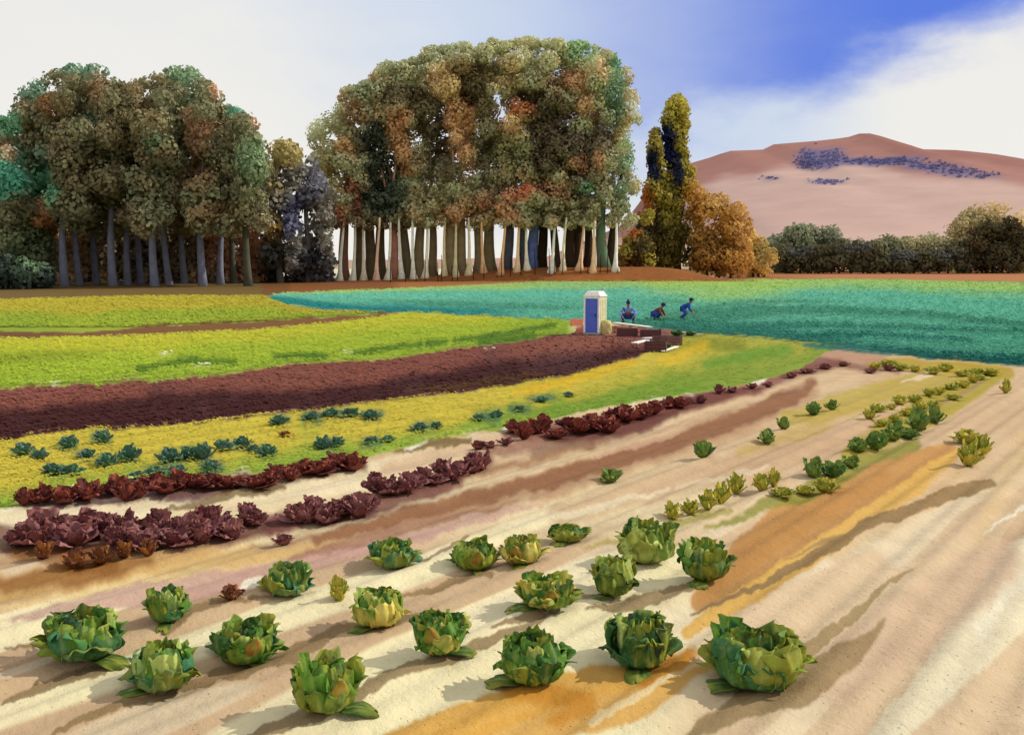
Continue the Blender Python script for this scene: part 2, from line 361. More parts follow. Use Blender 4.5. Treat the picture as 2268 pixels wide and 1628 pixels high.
    mix(a3 * sstep(0.1, 0.5, n3 + 0.5 * n1) * 0.35, (150, 168, 60))
    for c in [(620, 934, 40, 26), (690, 925, 60, 26), (760, 917, 70, 24), (825, 922, 60, 26), (225, 975, 40, 30), (150, 990, 50, 26), (50, 1000, 60, 22), (185, 1012, 40, 20), (235, 1025, 46, 30), (285, 1014, 50, 34),
              (130, 1046, 80, 26), (385, 1016, 70, 36), (440, 1008, 60, 36), (520, 990, 80, 26), (590, 1003, 40, 26), (725, 985, 50, 36), (820, 980, 60, 22), (940, 946, 70, 26), (1080, 924, 80, 26), (350, 1045, 110, 22), (470, 1036, 60, 34), (1200, 880, 90, 20), (1150, 905, 60, 20)]:
        stroke([(c[0] - c[2] * 0.25, c[1]), (c[0] + c[2] * 0.25, c[1])], c[3] * 0.8, (78, 118, 84), 0.85, 20)
    stroke([(1460, 775), (1560, 760), (1640, 765)], [16, 34, 26], (122, 132, 36), 0.7, 22)
    stroke([(1470, 800), (1560, 768)], [20, 24], (222, 186, 40), 0.75, 26)
    stroke([(1560, 810), (1650, 790), (1740, 775)], [20, 30, 26], (104, 152, 48), 0.8, 22)
    stroke([(1140, 870), (1260, 845), (1400, 800)], [14, 20, 16], (222, 180, 36), 0.8, 20)
    stroke([(1080, 858), (1200, 840), (1300, 820)], [8, 12, 6], (116, 128, 40), 0.7, 12)
    mix(sstep(-0.5, 0.5, (4 - np.abs(Y - bot3(X) - 3)) / 3) * sstep(-0.1, 0.5, n1) * 0.9 * (X < 1700), (250, 243, 222))
    # ---- ploughed dark band
    a2 = band(pb_top, pb_bot, (134, 78, 66), 7, 1, 2, x1=1500, sx=40)
    d2 = (Y - pb_mid(X)) 
    mix(a2 * sstep(-18, 12, d2 + 12 * n3 + 8 * n1) * 0.95, (64, 27, 30))
    mix(a2 * sstep(0.1, 0.6, n3 - 0.3 * n1) * 0.5, (92, 60, 62))
    mix(a2 * sstep(30, 70, d2) * (X < 300) * 0.3, (60, 28, 24))
    mix(a2 * sstep(1100, 1300, X) * (1 - sstep(-10, 20, d2)) * 0.6, (150, 92, 74))
    stroke([(900, 868), (1050, 850), (1200, 826)], [8, 14, 8], (92, 62, 30), 0.7, 12)
    # ---- middle green field
    a1 = band(st_bot, pb_top, (164, 184, 52), 5, 1, 2, x1=1262, sx=18)
    a1 = a1 * (px < 1290)
    d1 = (Y - st_bot(X)) / np.maximum(pb_top(X) - st_bot(X), 4)
    mix(a1 * (1 - sstep(0.12, 0.5, d1 + 0.15 * n3)) * 0.9, (192, 190, 54))
    mix(a1 * sstep(0.62, 0.95, d1 + 0.1 * n3) * 0.6, (148, 176, 54))
    mix(a1 * sstep(1040, 1250, X) * 0.55, (132, 166, 44))
    stroke([(-200, 815), (0, 800), (120, 792), (230, 785)], [20, 26, 22, 6], (134, 150, 40), 0.7, 20)
    for p_ in [[(305, 820), (350, 817)], [(355, 810), (430, 800), (520, 807)], [(615, 794), (660, 790), (715, 790)], [(790, 786), (860, 772), (930, 765)], [(945, 764), (985, 760)], [(1005, 757), (1090, 745), (1180, 728), (1225, 722)], [(1060, 760), (1180, 745)]]:
        stroke(p_, [13] * len(p_), (82, 122, 36), 0.9, 5)
    for p_ in [(355, 785, 30), (430, 812, 36), (765, 782, 20), (115, 850, 20), (960, 668, 16), (1075, 773, 20)]:
        stroke([(p_[0], p_[1]), (p_[0] + p_[2], p_[1])], 2.4, (250, 244, 215), 0.9, 2)
    # ---- upper left field
    a0 = band(f1_top, st_top, (180, 168, 54), 4, 1, 1, x1=880, sx=20)
    d0 = (Y - f1_top(X)) / np.maximum(st_top(X) - f1_top(X), 4)
    mix(a0 * sstep(0.38, 0.62, d0 + 0.1 * n3) * 0.85, (150, 172, 52))
    mix(a0 * (X < 200) * sstep(0.2, 0.6, d0) * (1 - sstep(50, 200, X)) * 0.6, (136, 160, 50))
    ab = band(st_top, st_bot, (128, 88, 52), 4, 1, 2, x1=905, sx=12)
    mix(ab * (X < 120) * 0.5, (110, 70, 46))
    # ---- blue green field
    at_ = band(teal_top, teal_bot, (104, 184, 158), 3, 1, 0.5, x0=600, sx=8)
    dt = (Y - teal_top(X)) / np.maximum(teal_bot(X) - teal_top(X), 4)
    mix(at_ * (1 - sstep(0.05, 0.26, dt + 0.10 * n3 + 0.04 * n1)) * 0.9, (164, 196, 104))
    mix(at_ * sstep(1380, 1480, X) * (1 - sstep(1700, 1800, X)) * (1 - sstep(0.2, 0.5, dt + 0.2 * n3)) * 0.7, (170, 200, 98))
    mix(at_ * sstep(0.35, 0.55, dt + 0.12 * n3) * 0.5, (84, 160, 138))
    mix(at_ * sstep(0.82, 1.0, dt + 0.05 * n3) * 0.9 * sstep(1250, 1500, X), (44, 124, 110))
    mix(at_ * sstep(0.55, 0.85, dt + 0.08 * n3) * 0.9 * (1 - sstep(1050, 1200, X)), (40, 132, 128))
    stroke([(590, 657), (640, 665), (700, 675), (800, 684), (1000, 690)], [3, 12, 12, 8, 6], (24, 122, 122), 0.85, 5)
    for p_, w_, c_ in [([(830, 666), (950, 672), (1120, 678), (1280, 684)], [3, 12, 12, 8], (76, 148, 122)),
                       ([(1440, 700), (1560, 690), (1640, 672), (1760, 668), (1870, 670)], [10, 18, 10, 8, 3], (86, 154, 124)),
                       ([(1400, 715), (1550, 708), (1680, 690), (1850, 688), (2050, 698), (2268, 722), (2500, 735)], [8, 30, 26, 16, 16, 14, 10], (70, 142, 118)),
                       ([(1460, 715), (1620, 728), (1800, 722), (2000, 728), (2268, 738)], [8, 26, 14, 12, 8], (56, 132, 114)),
                       ([(1600, 736), (1800, 748), (1950, 744), (2150, 760)], [6, 20, 14, 6], (46, 124, 110)),
                       ([(1780, 765), (1950, 778), (2120, 792), (2280, 800)], [8, 14, 14, 14], (26, 112, 104)),
                       ([(1460, 672), (1500, 668), (1535, 667)], [3, 6, 3], (92, 150, 110))]:
        stroke(p_, w_, c_, 0.85, 4)
    stroke([(1400, 712), (1560, 738), (1750, 756), (2000, 788), (2268, 809)], [2.5] * 5, (18, 82, 70), 0.8, 2)
    stroke([(1720, 700), (1900, 710), (2100, 718)], [3, 7, 3], (112, 188, 160), 0.7, 4)
    mix(at_ * sstep(-0.5, 0.5, (1.6 - np.abs(Y - teal_top(X) - 0.5)) / 1.5) * sstep(0.15, 0.5, n1) * (X > 950) * (X < 1420), (250, 244, 230))
    # ---- verge and bank beyond
    top_all = np.where(X < 600, f1_top(X), teal_top(X))
    beyond = sstep(-0.5, 0.5, (top_all - Y) / 2.0)
    mix(beyond, (170, 112, 66))
    mix(beyond * (X < 640) * 0.95, (116, 96, 54))
    mix(beyond * sstep(1330, 1400, X) * (1 - sstep(1560, 1700, X)) * 0.8, (122, 78, 44))
    mix(beyond * sstep(1700, 1850, X) * 0.7, (190, 128, 88))
    mix(beyond * (X > 580) * (1 - sstep(860, 900, X)) * 0.7, (126, 76, 40))
    # patch of trodden earth round the crates
    stroke([(1280, 730), (1340, 745), (1440, 745), (1480, 745)], [14, 22, 26, 14], (140, 88, 80), 0.9, 6)
    stroke([(1440, 765), (1500, 745), (1560, 742)], [16, 12, 6], (104, 122, 40), 0.8, 6)
    reg = np.zeros(len(px), int)
    reg[(py > teal_top(px)) & (py < teal_bot(px)) & (px > 600)] = 1
    reg[(py > f1_top(px)) & (py < st_top(px)) & (px < 890)] = 2
    reg[(py > st_bot(px)) & (py < pb_top(px)) & (px < 1262) & (py >= teal_bot(np.maximum(px, 600)) )] = 3
    reg[(py > pb_bot(px)) & (py < y_bot(px)) & (px < 1860) & (py > teal_bot(px) + 1)] = 4
    reg[(py > pb_top(px)) & (py < pb_bot(px)) & (px < 1480)] = 5
    reg[(py <= np.where(px < 600, f1_top(px), teal_top(px)))] = 6
    return C, reg

# ------------------------------------------------------------------ ground sheets
us = np.concatenate([np.linspace(-5, -0.85, 60, endpoint=False), np.linspace(-0.85, 0.85, 960), np.linspace(0.85, 5, 61)[1:]])
ys = [2.0]
while ys[-1] < 5000:
    y = ys[-1]
    step = (y * y / (F * CAMH)) * 3.2 if y < 70 else (y * 0.02 if y < 70 else (1.4 if y < 280 else y * 0.05))
    ys.append(y + max(step, 0.012))
ys = np.array(ys)
UU, YY = np.meshgrid(us, ys); XX = UU * YY; ZZ = Z(XX, YY)
V = np.stack([XX.ravel(), YY.ravel(), ZZ.ravel()], 1)
near = V[:, 1] < 420
gx, gy = proj(V[:, 0], V[:, 1], np.where(near, V[:, 2], V[:, 2]))
bankpt = (V[:, 1] > 157)
# colours read at the foot of the plain for the bank, so that the bank keeps one earth colour
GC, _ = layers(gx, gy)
far = V[:, 1] > 300
GC[far] = lin((190, 168, 130), KG)
bk = (V[:, 1] > 157) & (V[:, 1] < 205) & (np.abs(V[:, 0] - 5) < 34)
GC[bk] = lin((158, 98, 52), KG) * (1 + 0.25 * fbm(V[bk, 0] * 0.3, V[bk, 1] * 0.3, 77)[:, None])
bk2 = (V[:, 1] >= 185) & (V[:, 1] < 300) & (np.abs(V[:, 0] - 0) < 75) & (V[:, 0] < 40)
GC[bk2] = lin((232, 222, 200), KG)
nu = len(us); nyy = len(ys)
ii, jj = np.meshgrid(np.arange(nu - 1), np.arange(nyy - 1)); a = (jj * nu + ii).ravel()
FQ = np.stack([a, a + 1, a + nu + 1, a + nu], 1)
cx = V[FQ].mean(1); fx, fy = proj(cx[:, 0], cx[:, 1], cx[:, 2]); 
Yd_ = F * CAMH / np.maximum(fy - HOR, 6); lg_ = np.log(Yd_) * 420
n1 = fbm((fx - CX) / 46, lg_ / 46, 1); n2 = fbm((fx - CX) / 46, lg_ / 46, 11); fs_ = np.clip((fy - HOR) / 420, .03, 1)
_, reg = layers(fx + 10 * n1, fy + 11 * n2 * fs_)
reg[cx[:, 1] > 230] = 6
GROUND = V; 
def submesh(name, mask, mat, label=None):
    f = FQ[mask]; idx, inv = np.unique(f, return_inverse=True)
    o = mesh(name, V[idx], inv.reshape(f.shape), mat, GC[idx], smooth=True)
    tag(o, label, None, None, 'structure'); return o
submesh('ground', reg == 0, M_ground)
submesh('verge', reg == 6, M_ground)
submesh('blue_green_field', reg == 1, M_field)
submesh('upper_green_field', reg == 2, M_field)
submesh('green_field', reg == 3, M_field)
submesh('yellow_green_field', reg == 4, M_field)
submesh('ploughed_strip', reg == 5, M_ground)
o = mesh('plain', [(-6000, -3000, -1.2), (6000, -3000, -1.2), (6000, 2.05, -1.2), (-6000, 2.05, -1.2)], [(0, 1, 2, 3)], M_ground, np.tile(lin((214, 182, 148), KG), (4, 1)))
o.location.z = 1.19; tag(o, kind='structure')

# ------------------------------------------------------------------ leaf clouds
LEAF = np.array([(-.5, -.18, 0), (-.2, -.5, .06), (.42, -.3, -.04), (.5, .2, .05), (.1, .5, -.05), (-.42, .35, .04)])
def leafcloud(P, Nrm, size, col, jit=0.5, r=rng):
    n = len(P); Nn = Nrm + r.normal(0, jit, (n, 3)); Nn /= np.linalg.norm(Nn, axis=1)[:, None] + 1e-9
    h = r.normal(0, 1, (n, 3)); T = np.cross(Nn, h); T /= np.linalg.norm(T, axis=1)[:, None] + 1e-9; B = np.cross(Nn, T)
    size = np.broadcast_to(size, (n,))[:, None, None]
    l = LEAF[None] * (1 + r.normal(0, .12, (n, 6, 1)))
    V = P[:, None] + size * (l[:, :, 0:1] * T[:, None] + l[:, :, 1:2] * B[:, None] + l[:, :, 2:3] * Nn[:, None])
    Fc = np.arange(n * 6).reshape(n, 6)
    return V.reshape(-1, 3), Fc, np.repeat(col, 6, axis=0)
def tube(path, radii, seg=10, col=None):
    P = [Vector(p) for p in path]; V = []; Fc = []
    for i, p in enumerate(P):
        t = (P[min(i + 1, len(P) - 1)] - P[max(i - 1, 0)]).normalized()
        a = t.orthogonal().normalized() if abs(t.z) < 0.9 else Vector((1, 0, 0)); a = (a - t * a.dot(t)).normalized(); b = t.cross(a)
        for k in range(seg):
            g = 2 * math.pi * k / seg; V.append(p + (a * math.cos(g) + b * math.sin(g)) * radii[i])
    for i in range(len(P) - 1):
        for k in range(seg):
            k2 = (k + 1) % seg; Fc.append((i * seg + k, i * seg + k2, (i + 1) * seg + k2, (i + 1) * seg + k))
    Fc.append(tuple(range(seg))[::-1]); Fc.append(tuple((len(P) - 1) * seg + k for k in range(seg)))
    return [tuple(v) for v in V], Fc
def joinm(parts):
    V = []; Fc = []
    for v, f in parts:
        n = len(V); V += list(v); Fc += [tuple(i + n for i in q) for q in f]
    return V, Fc
def lobes_cloud(lobes, leaf, colf, dens=1.0, r=rng, jit=0.38):
    """lobes: (x,y,z,rx,ry,rz). leaves lie in a thick shell of each lobe"""
    Ps = []; Ns = []; Cs = []
    for (x, y, z, rx, ry, rz) in lobes:
        area = 4 * math.pi * ((rx * ry + ry * rz + rx * rz) / 3)
        n = max(12, int(dens * area / (leaf * leaf) * 0.85))
        d = r.normal(0, 1, (n, 3)); d /= np.linalg.norm(d, axis=1)[:, None]
        rad = 1 - 0.28 * r.random(n) ** 1.5 + 0.08 * r.normal(0, 1, n)
        wob = 1 + 0.13 * np.sin(d[:, 0] * 5 + x) * np.sin(d[:, 2] * 6 + z)
        P = np.array([x, y, z]) + d * np.array([rx, ry, rz]) * (rad * wob)[:, None]
        Ps.append(P); Ns.append(d); Cs.append(colf(P, np.array([x, y, z])))
    P = np.concatenate(Ps); Nn = np.concatenate(Ns); C = np.concatenate(Cs)
    C = C * (1 + r.normal(0, 0.05, (len(P), 1)))
    return leafcloud(P, Nn, leaf * r.uniform(.7, 1.3, len(P)), np.clip(C, 0, 1), jit, r)

def patchcol(base, patches, k=KT, nscale=30, seed=300, var=None):
    """foliage colour by place: a base and a list of differently coloured patches (x,y,rx,ry,rgb,strength)"""
    B = lin(base, k); PC = [(p[0], p[1], p[2], p[3], lin(p[4], k), p[5]) for p in patches]
    V2 = lin(var, k) if var is not None else None
    def f(P, c):
        x, y = proj(P[:, 0], P[:, 1], P[:, 2]); xc, yc = proj(*c)
        x = 0.45 * x + 0.55 * xc; y = 0.45 * y + 0.55 * yc
        C = np.tile(B, (len(P), 1))
        n = fbm(x / nscale, y / nscale, seed); n_ = fbm(x / nscale + 50, y / nscale, seed + 5)
        if V2 is not None:
            al = sstep(-0.05, 0.35, n_)[:, None] * 0.7; C = C * (1 - al) + V2 * al
        for (px_, py_, rx, ry, rgb, s) in PC:
            d = np.sqrt(((x - px_) / rx) ** 2 + ((y - py_) / ry) ** 2) + 0.45 * n
            al = (s * (1 - sstep(0.65, 1.15, d)))[:, None]; C = C * (1 - al) + rgb * al
        return C
    return f
def make_tree(name, label, cat, base, crown_lobes, colf, trunk_r, trunk_col, trunk_top, leaf=0.55, dens=1.0, group=None, limbs=3, lean=0.0, crown=True, seed=None, trunkless=False):
    b = Vector(base); r = np.random.default_rng(seed if seed is not None else int(abs(b.x) * 97 + b.y * 13))
    e = empty(name, b); tag(e, label, cat, group)
    H = trunk_top - b.z
    if not trunkless:
        path = []; n = 7
        for i in range(n):
            t = i / (n - 1); path.append((lean * t + 0.12 * math.sin(t * 5 + b.x) * trunk_r * 2, 0.1 * math.sin(t * 4 + b.x), -0.4 + (H + 0.4) * t))
        rad = [trunk_r * (1.35 if i == 0 else 1.08 - 0.45 * i / (n - 1)) for i in range(n)]
        parts = [tube(path, rad, 10)]
        tp = Vector(path[-1])
        for k in range(limbs):
            g = 2 * math.pi * (k + r.random()) / limbs; L_ = H * (0.25 + 0.2 * r.random()); s0 = Vector(path[4 + k % 3])
            dd = Vector((math.cos(g) * 0.45, math.sin(g) * 0.45, 1)) 
            parts.append(tube([s0, s0 + dd * L_ * 0.5, s0 + dd * L_ + Vector((0, 0, L_ * .2))], [trunk_r * .5, trunk_r * .35, trunk_r * .12], 7))
        V_, F_ = joinm(parts)
        mesh('trunk', V_, F_, M_bark, np.tile(trunk_col, (len(V_), 1)), e, smooth=True)
    Lb = crown_lobes
    V_, F_, C_ = lobes_cloud(Lb, leaf, colf, dens, r)
    mesh('crown', V_ - np.array(b), F_, M_leaf, C_, e)
    return e
def px2m(Y): return Y / F

# ---- left grove
def ORD(i):
    a = ['first', 'second', 'third', 'fourth', 'fifth', 'sixth', 'seventh', 'eighth', 'ninth', 'tenth', 'eleventh', 'twelfth', 'thirteenth', 'fourteenth', 'fifteenth', 'sixteenth', 'seventeenth', 'eighteenth', 'nineteenth', 'twentieth']
    if i < 20: return a[i]
    return ['twenty', 'thirty', 'forty'][(i + 1) // 10 - 2] + '-' + a[(i + 1) % 10 - 1] if (i + 1) % 10 else ['thirtieth', 'fortieth'][(i + 1) // 10 - 3]
lg_top = curve([(-200, 330), (0, 262), (20, 250), (60, 196), (100, 165), (143, 150), (190, 135), (230, 150), (262, 186), (300, 180), (340, 165), (400, 142), (435, 155), (470, 195), (510, 235), (550, 252), (580, 320)])
L_OL = (98, 98, 74); TEAL = (86, 116, 98); RUST = (120, 86, 66); SALM = (170, 126, 102); DOL = (88, 76, 50)
left_patches = [(185, 150, 75, 26, TEAL, .85), (60, 200, 40, 30, TEAL, .8), (20, 270, 30, 40, (92, 140, 112), .8), (20, 380, 40, 60, (70, 135, 115), .85), (95, 420, 40, 60, (70, 125, 98), .8), (60, 350, 50, 30, TEAL, .6), (410, 165, 40, 30, (96, 130, 100), .9),
                (525, 245, 28, 20, (64, 130, 112), .95), (560, 360, 34, 50, (100, 128, 98), .8), (430, 310, 30, 70, RUST, .8), (460, 290, 30, 40, RUST, .6), (215, 200, 26, 40, (140, 105, 78), .7), (130, 240, 50, 40, DOL, .6), (190, 380, 60, 60, DOL, .7), (300, 260, 60, 80, (108, 92, 62), .5),
                (340, 315, 20, 20, (80, 115, 88), .7), (285, 415, 20, 30, (84, 118, 90), .6), (450, 440, 40, 30, (108, 120, 90), .6), (110, 240, 20, 24, (128, 76, 44), .7), (430, 395, 50, 40, (136, 96, 68), .6), (100, 480, 26, 40, (200, 126, 90), .8), (480, 470, 60, 24, (140, 106, 76), .7),
                (470, 205, 18, 20, SALM, .9), (560, 270, 16, 20, SALM, .9), (15, 330, 20, 26, SALM, .6), (400, 145, 30, 9, SALM, .8), (60, 560, 70, 60, (84, 96, 68), .9), (30, 600, 60, 36, (44, 54, 50), .95), (205, 265, 20, 30, (78, 112, 86), .6), (430, 225, 30, 16, (84, 118, 90), .5)]
colL = patchcol(L_OL, [(*p[:5], p[5] * (1 if p[4] == TEAL or p[0] < 110 else .65)) for p in left_patches], .46, 34, 300, var=(110, 98, 74))
lx = [24, 62, 98, 143, 176, 213, 250, 283, 312, 342, 373, 408, 447, 489, 520, 548]
for i, x in enumerate(lx):
    Y = 138 + 7 * ((i * 7) % 3 - 1) * 0.8 + 3 * rng.random(); b = atY(x, 630, Y); b.z = float(Z(b.x, b.y)) 
    m = Y / F; L_ = []
    y0 = 505 if i > 2 else 600
    for q in range(46):
        ox = rng.normal(0, 20); t = rng.random() ** 0.9; xx = np.clip(x + ox, -40, 578); 
        top = float(lg_top(xx)); rr = rng.uniform(19, 33)
        yy_ = (top + rr * 0.75) * (1 - t) + y0 * t - (rr * .3 if t > .8 else 0)
        if y0 - yy_ < 0: yy_ = y0 - 5
        rr = rr * (0.8 if t < .15 else 1)
        p = atY(xx, yy_, Y + rng.uniform(-6, 5)); L_.append((p.x, p.y, p.z, rr * m, rr * m * 1.1, rr * m * 1.05))
    for q in range(2):   # small puffs on the roofline
        xx = x + rng.uniform(-18, 18); rr = rng.uniform(12, 18); p = atY(xx, float(lg_top(xx)) + rr * .9, Y); L_.append((p.x, p.y, p.z, rr * m * 1.3, rr * m, rr * m * .9))
    bluish = lin((94, 96, 112), 0.62)
    if i <= 2: lab = ['leftmost tree of the left grove, leafy down to its dark foot', 'second tree from the left edge, with teal outer leaves and dark low branches', 'third tree from the left edge, green leaves hanging low beside the grey trunks'][i]
    else: lab = 'tree with blue grey trunk, %s from the left in the left grove' % ORD(i)
    if i == 4: lab = 'tree under the rounded teal left summit of the left grove, second bare blue grey trunk'
    if i == 11: lab = 'tree under the taller right summit of the left grove, thick blue grey trunk'
    if i == 15: lab = 'rightmost tree of the left grove, beside the slate blue tree in the gap'
    tc_ = bluish if i < 14 else lin((70, 70, 58), .75)
    make_tree('tree', lab, 'tree', b, L_, colL, (7.5 if i % 3 else 9) * m, tc_, CAMH + (HOR - 440) * m, leaf=0.44, dens=1.1, group='trees of the left grove', seed=1000 + i, lean=rng.uniform(-.5, .5))

# undergrowth behind the left trunks
def bush(name, label, cat, px0, px1, topf, basey, Y, base, patches, leaf, nl, rr=(12, 22), group=None, dens=1.0, var=None, depth=3, seed=1, k=KT, kind=None):
    r = np.random.default_rng(seed); m = Y / F; L_ = []
    for q in range(nl):
        x = r.uniform(px0, px1); R_ = r.uniform(*rr); tp = topf(x); t = r.random()
        y = (tp + R_ * .8) * (1 - t) + (basey - R_ * .5) * t
        if y > basey - R_ * .4: y = basey - R_ * .4
        p = atY(x, y, Y + r.uniform(-depth, depth)); L_.append((p.x, p.y, p.z, R_ * m, R_ * m, R_ * m))
    b = atY((px0 + px1) / 2, basey, Y); 
    V_, F_, C_ = lobes_cloud(L_, leaf, patchcol(base, patches, k, 26, 310 + seed, var), dens, r)
    e = empty(name, b); tag(e, label, cat, group, kind)
    mesh('crown', V_ - np.array(b), F_, M_leaf, C_, e)
    stems = []
    for s in range(3):
        ox = (s - 1) * (px1 - px0) * m * .2; stems.append(tube([(ox, 0, -.6), (ox * 1.1, .1, 1.2), (ox * 1.3, .2, 3.2)], [.25, .2, .08], 7))
    V2, F2 = joinm(stems); mesh('trunk', V2, F2, M_bark, np.tile(lin((80, 62, 44), 1), (len(V2), 1)), e, smooth=True)
    return e
for q, (a_, b_, ty, c_) in enumerate([(110, 200, 575, (118, 98, 74)), (190, 290, 560, (96, 84, 66)), (280, 380, 565, (92, 82, 66)), (370, 470, 560, (100, 86, 68)), (460, 592, 570, (134, 102, 80))]):
    bush('shrub', ['olive brown undergrowth shrub behind the first blue grey trunks of the left grove', 'olive brown undergrowth shrub behind the trunks below the left summit', 'dark brown undergrowth shrub behind the middle trunks of the left grove', 'brown undergrowth shrub behind the thick trunks of the left grove', 'salmon brown undergrowth shrub at the right end of the left grove'][q], 'shrub',
         a_, b_, lambda x, ty=ty: ty - 80 + 10 * math.sin(x * .06), 632, 156, c_, [(a_ + 50, 616, 34, 16, (205, 130, 95), .8)], 0.5, 80, (13, 24), 'shrubs under the left grove', seed=20 + q)
bush('shrub', 'near black bush at the foot of the left edge, beneath the first trees', 'bush', -70, 110, lambda x: 560 + abs(x - 20) * .25, 645, 124, (46, 56, 50), [(70, 580, 40, 30, (78, 96, 72), .8)], 0.5, 40, (14, 26), seed=31)
bush('shrub', 'dark slate undergrowth shrub filling the foot of the gap between the groves', 'shrub', 560, 745, lambda x: 545 + 8 * math.sin(x * .08), 628, 158, (66, 66, 64), [(690, 590, 40, 30, (70, 72, 92), .7)], .5, 60, (12, 22), seed=33)
# slate tree between groves
gapt = curve([(575, 335), (600, 320), (630, 308), (660, 318), (690, 345), (720, 400), (740, 560)])
colG = patchcol((104, 100, 92), [(640, 330, 70, 34, (136, 124, 82), .95), (600, 380, 22, 60, (132, 118, 68), .8), (650, 480, 38, 50, (74, 76, 104), .85), (690, 400, 26, 40, (92, 94, 112), .7), (600, 560, 40, 70, (62, 62, 58), .9), (690, 580, 60, 46, (58, 58, 64), .9), (605, 500, 18, 40, (150, 124, 66), .7), (570, 560, 16, 90, (60, 66, 48), .9)], .5, 30, 330)
for i, (x0, x1, Y, lab) in enumerate([(582, 660, 150, 'olive topped slate blue tree in the gap, beside the left grove'), (640, 725, 153, 'slate blue tree in the gap, beside the middle grove')]):
    m = Y / F; L_ = []
    for q in range(60):
        x = rng.uniform(x0, x1); rr = rng.uniform(16, 28); t = rng.random(); y = (float(gapt(x)) + rr * .8) * (1 - t) + 608 * t
        p = atY(x, y, Y + rng.uniform(-3, 3)); L_.append((p.x, p.y, p.z, rr * m * .9, rr * m, rr * m))
    b = atY((x0 + x1) / 2, 622, Y); b.z = float(Z(b.x, b.y))
    make_tree('tree', lab, 'tree', b, L_, colG, 7 * m, lin((92, 88, 84), .8), CAMH + (HOR - 440) * m, leaf=.6, seed=50 + i)

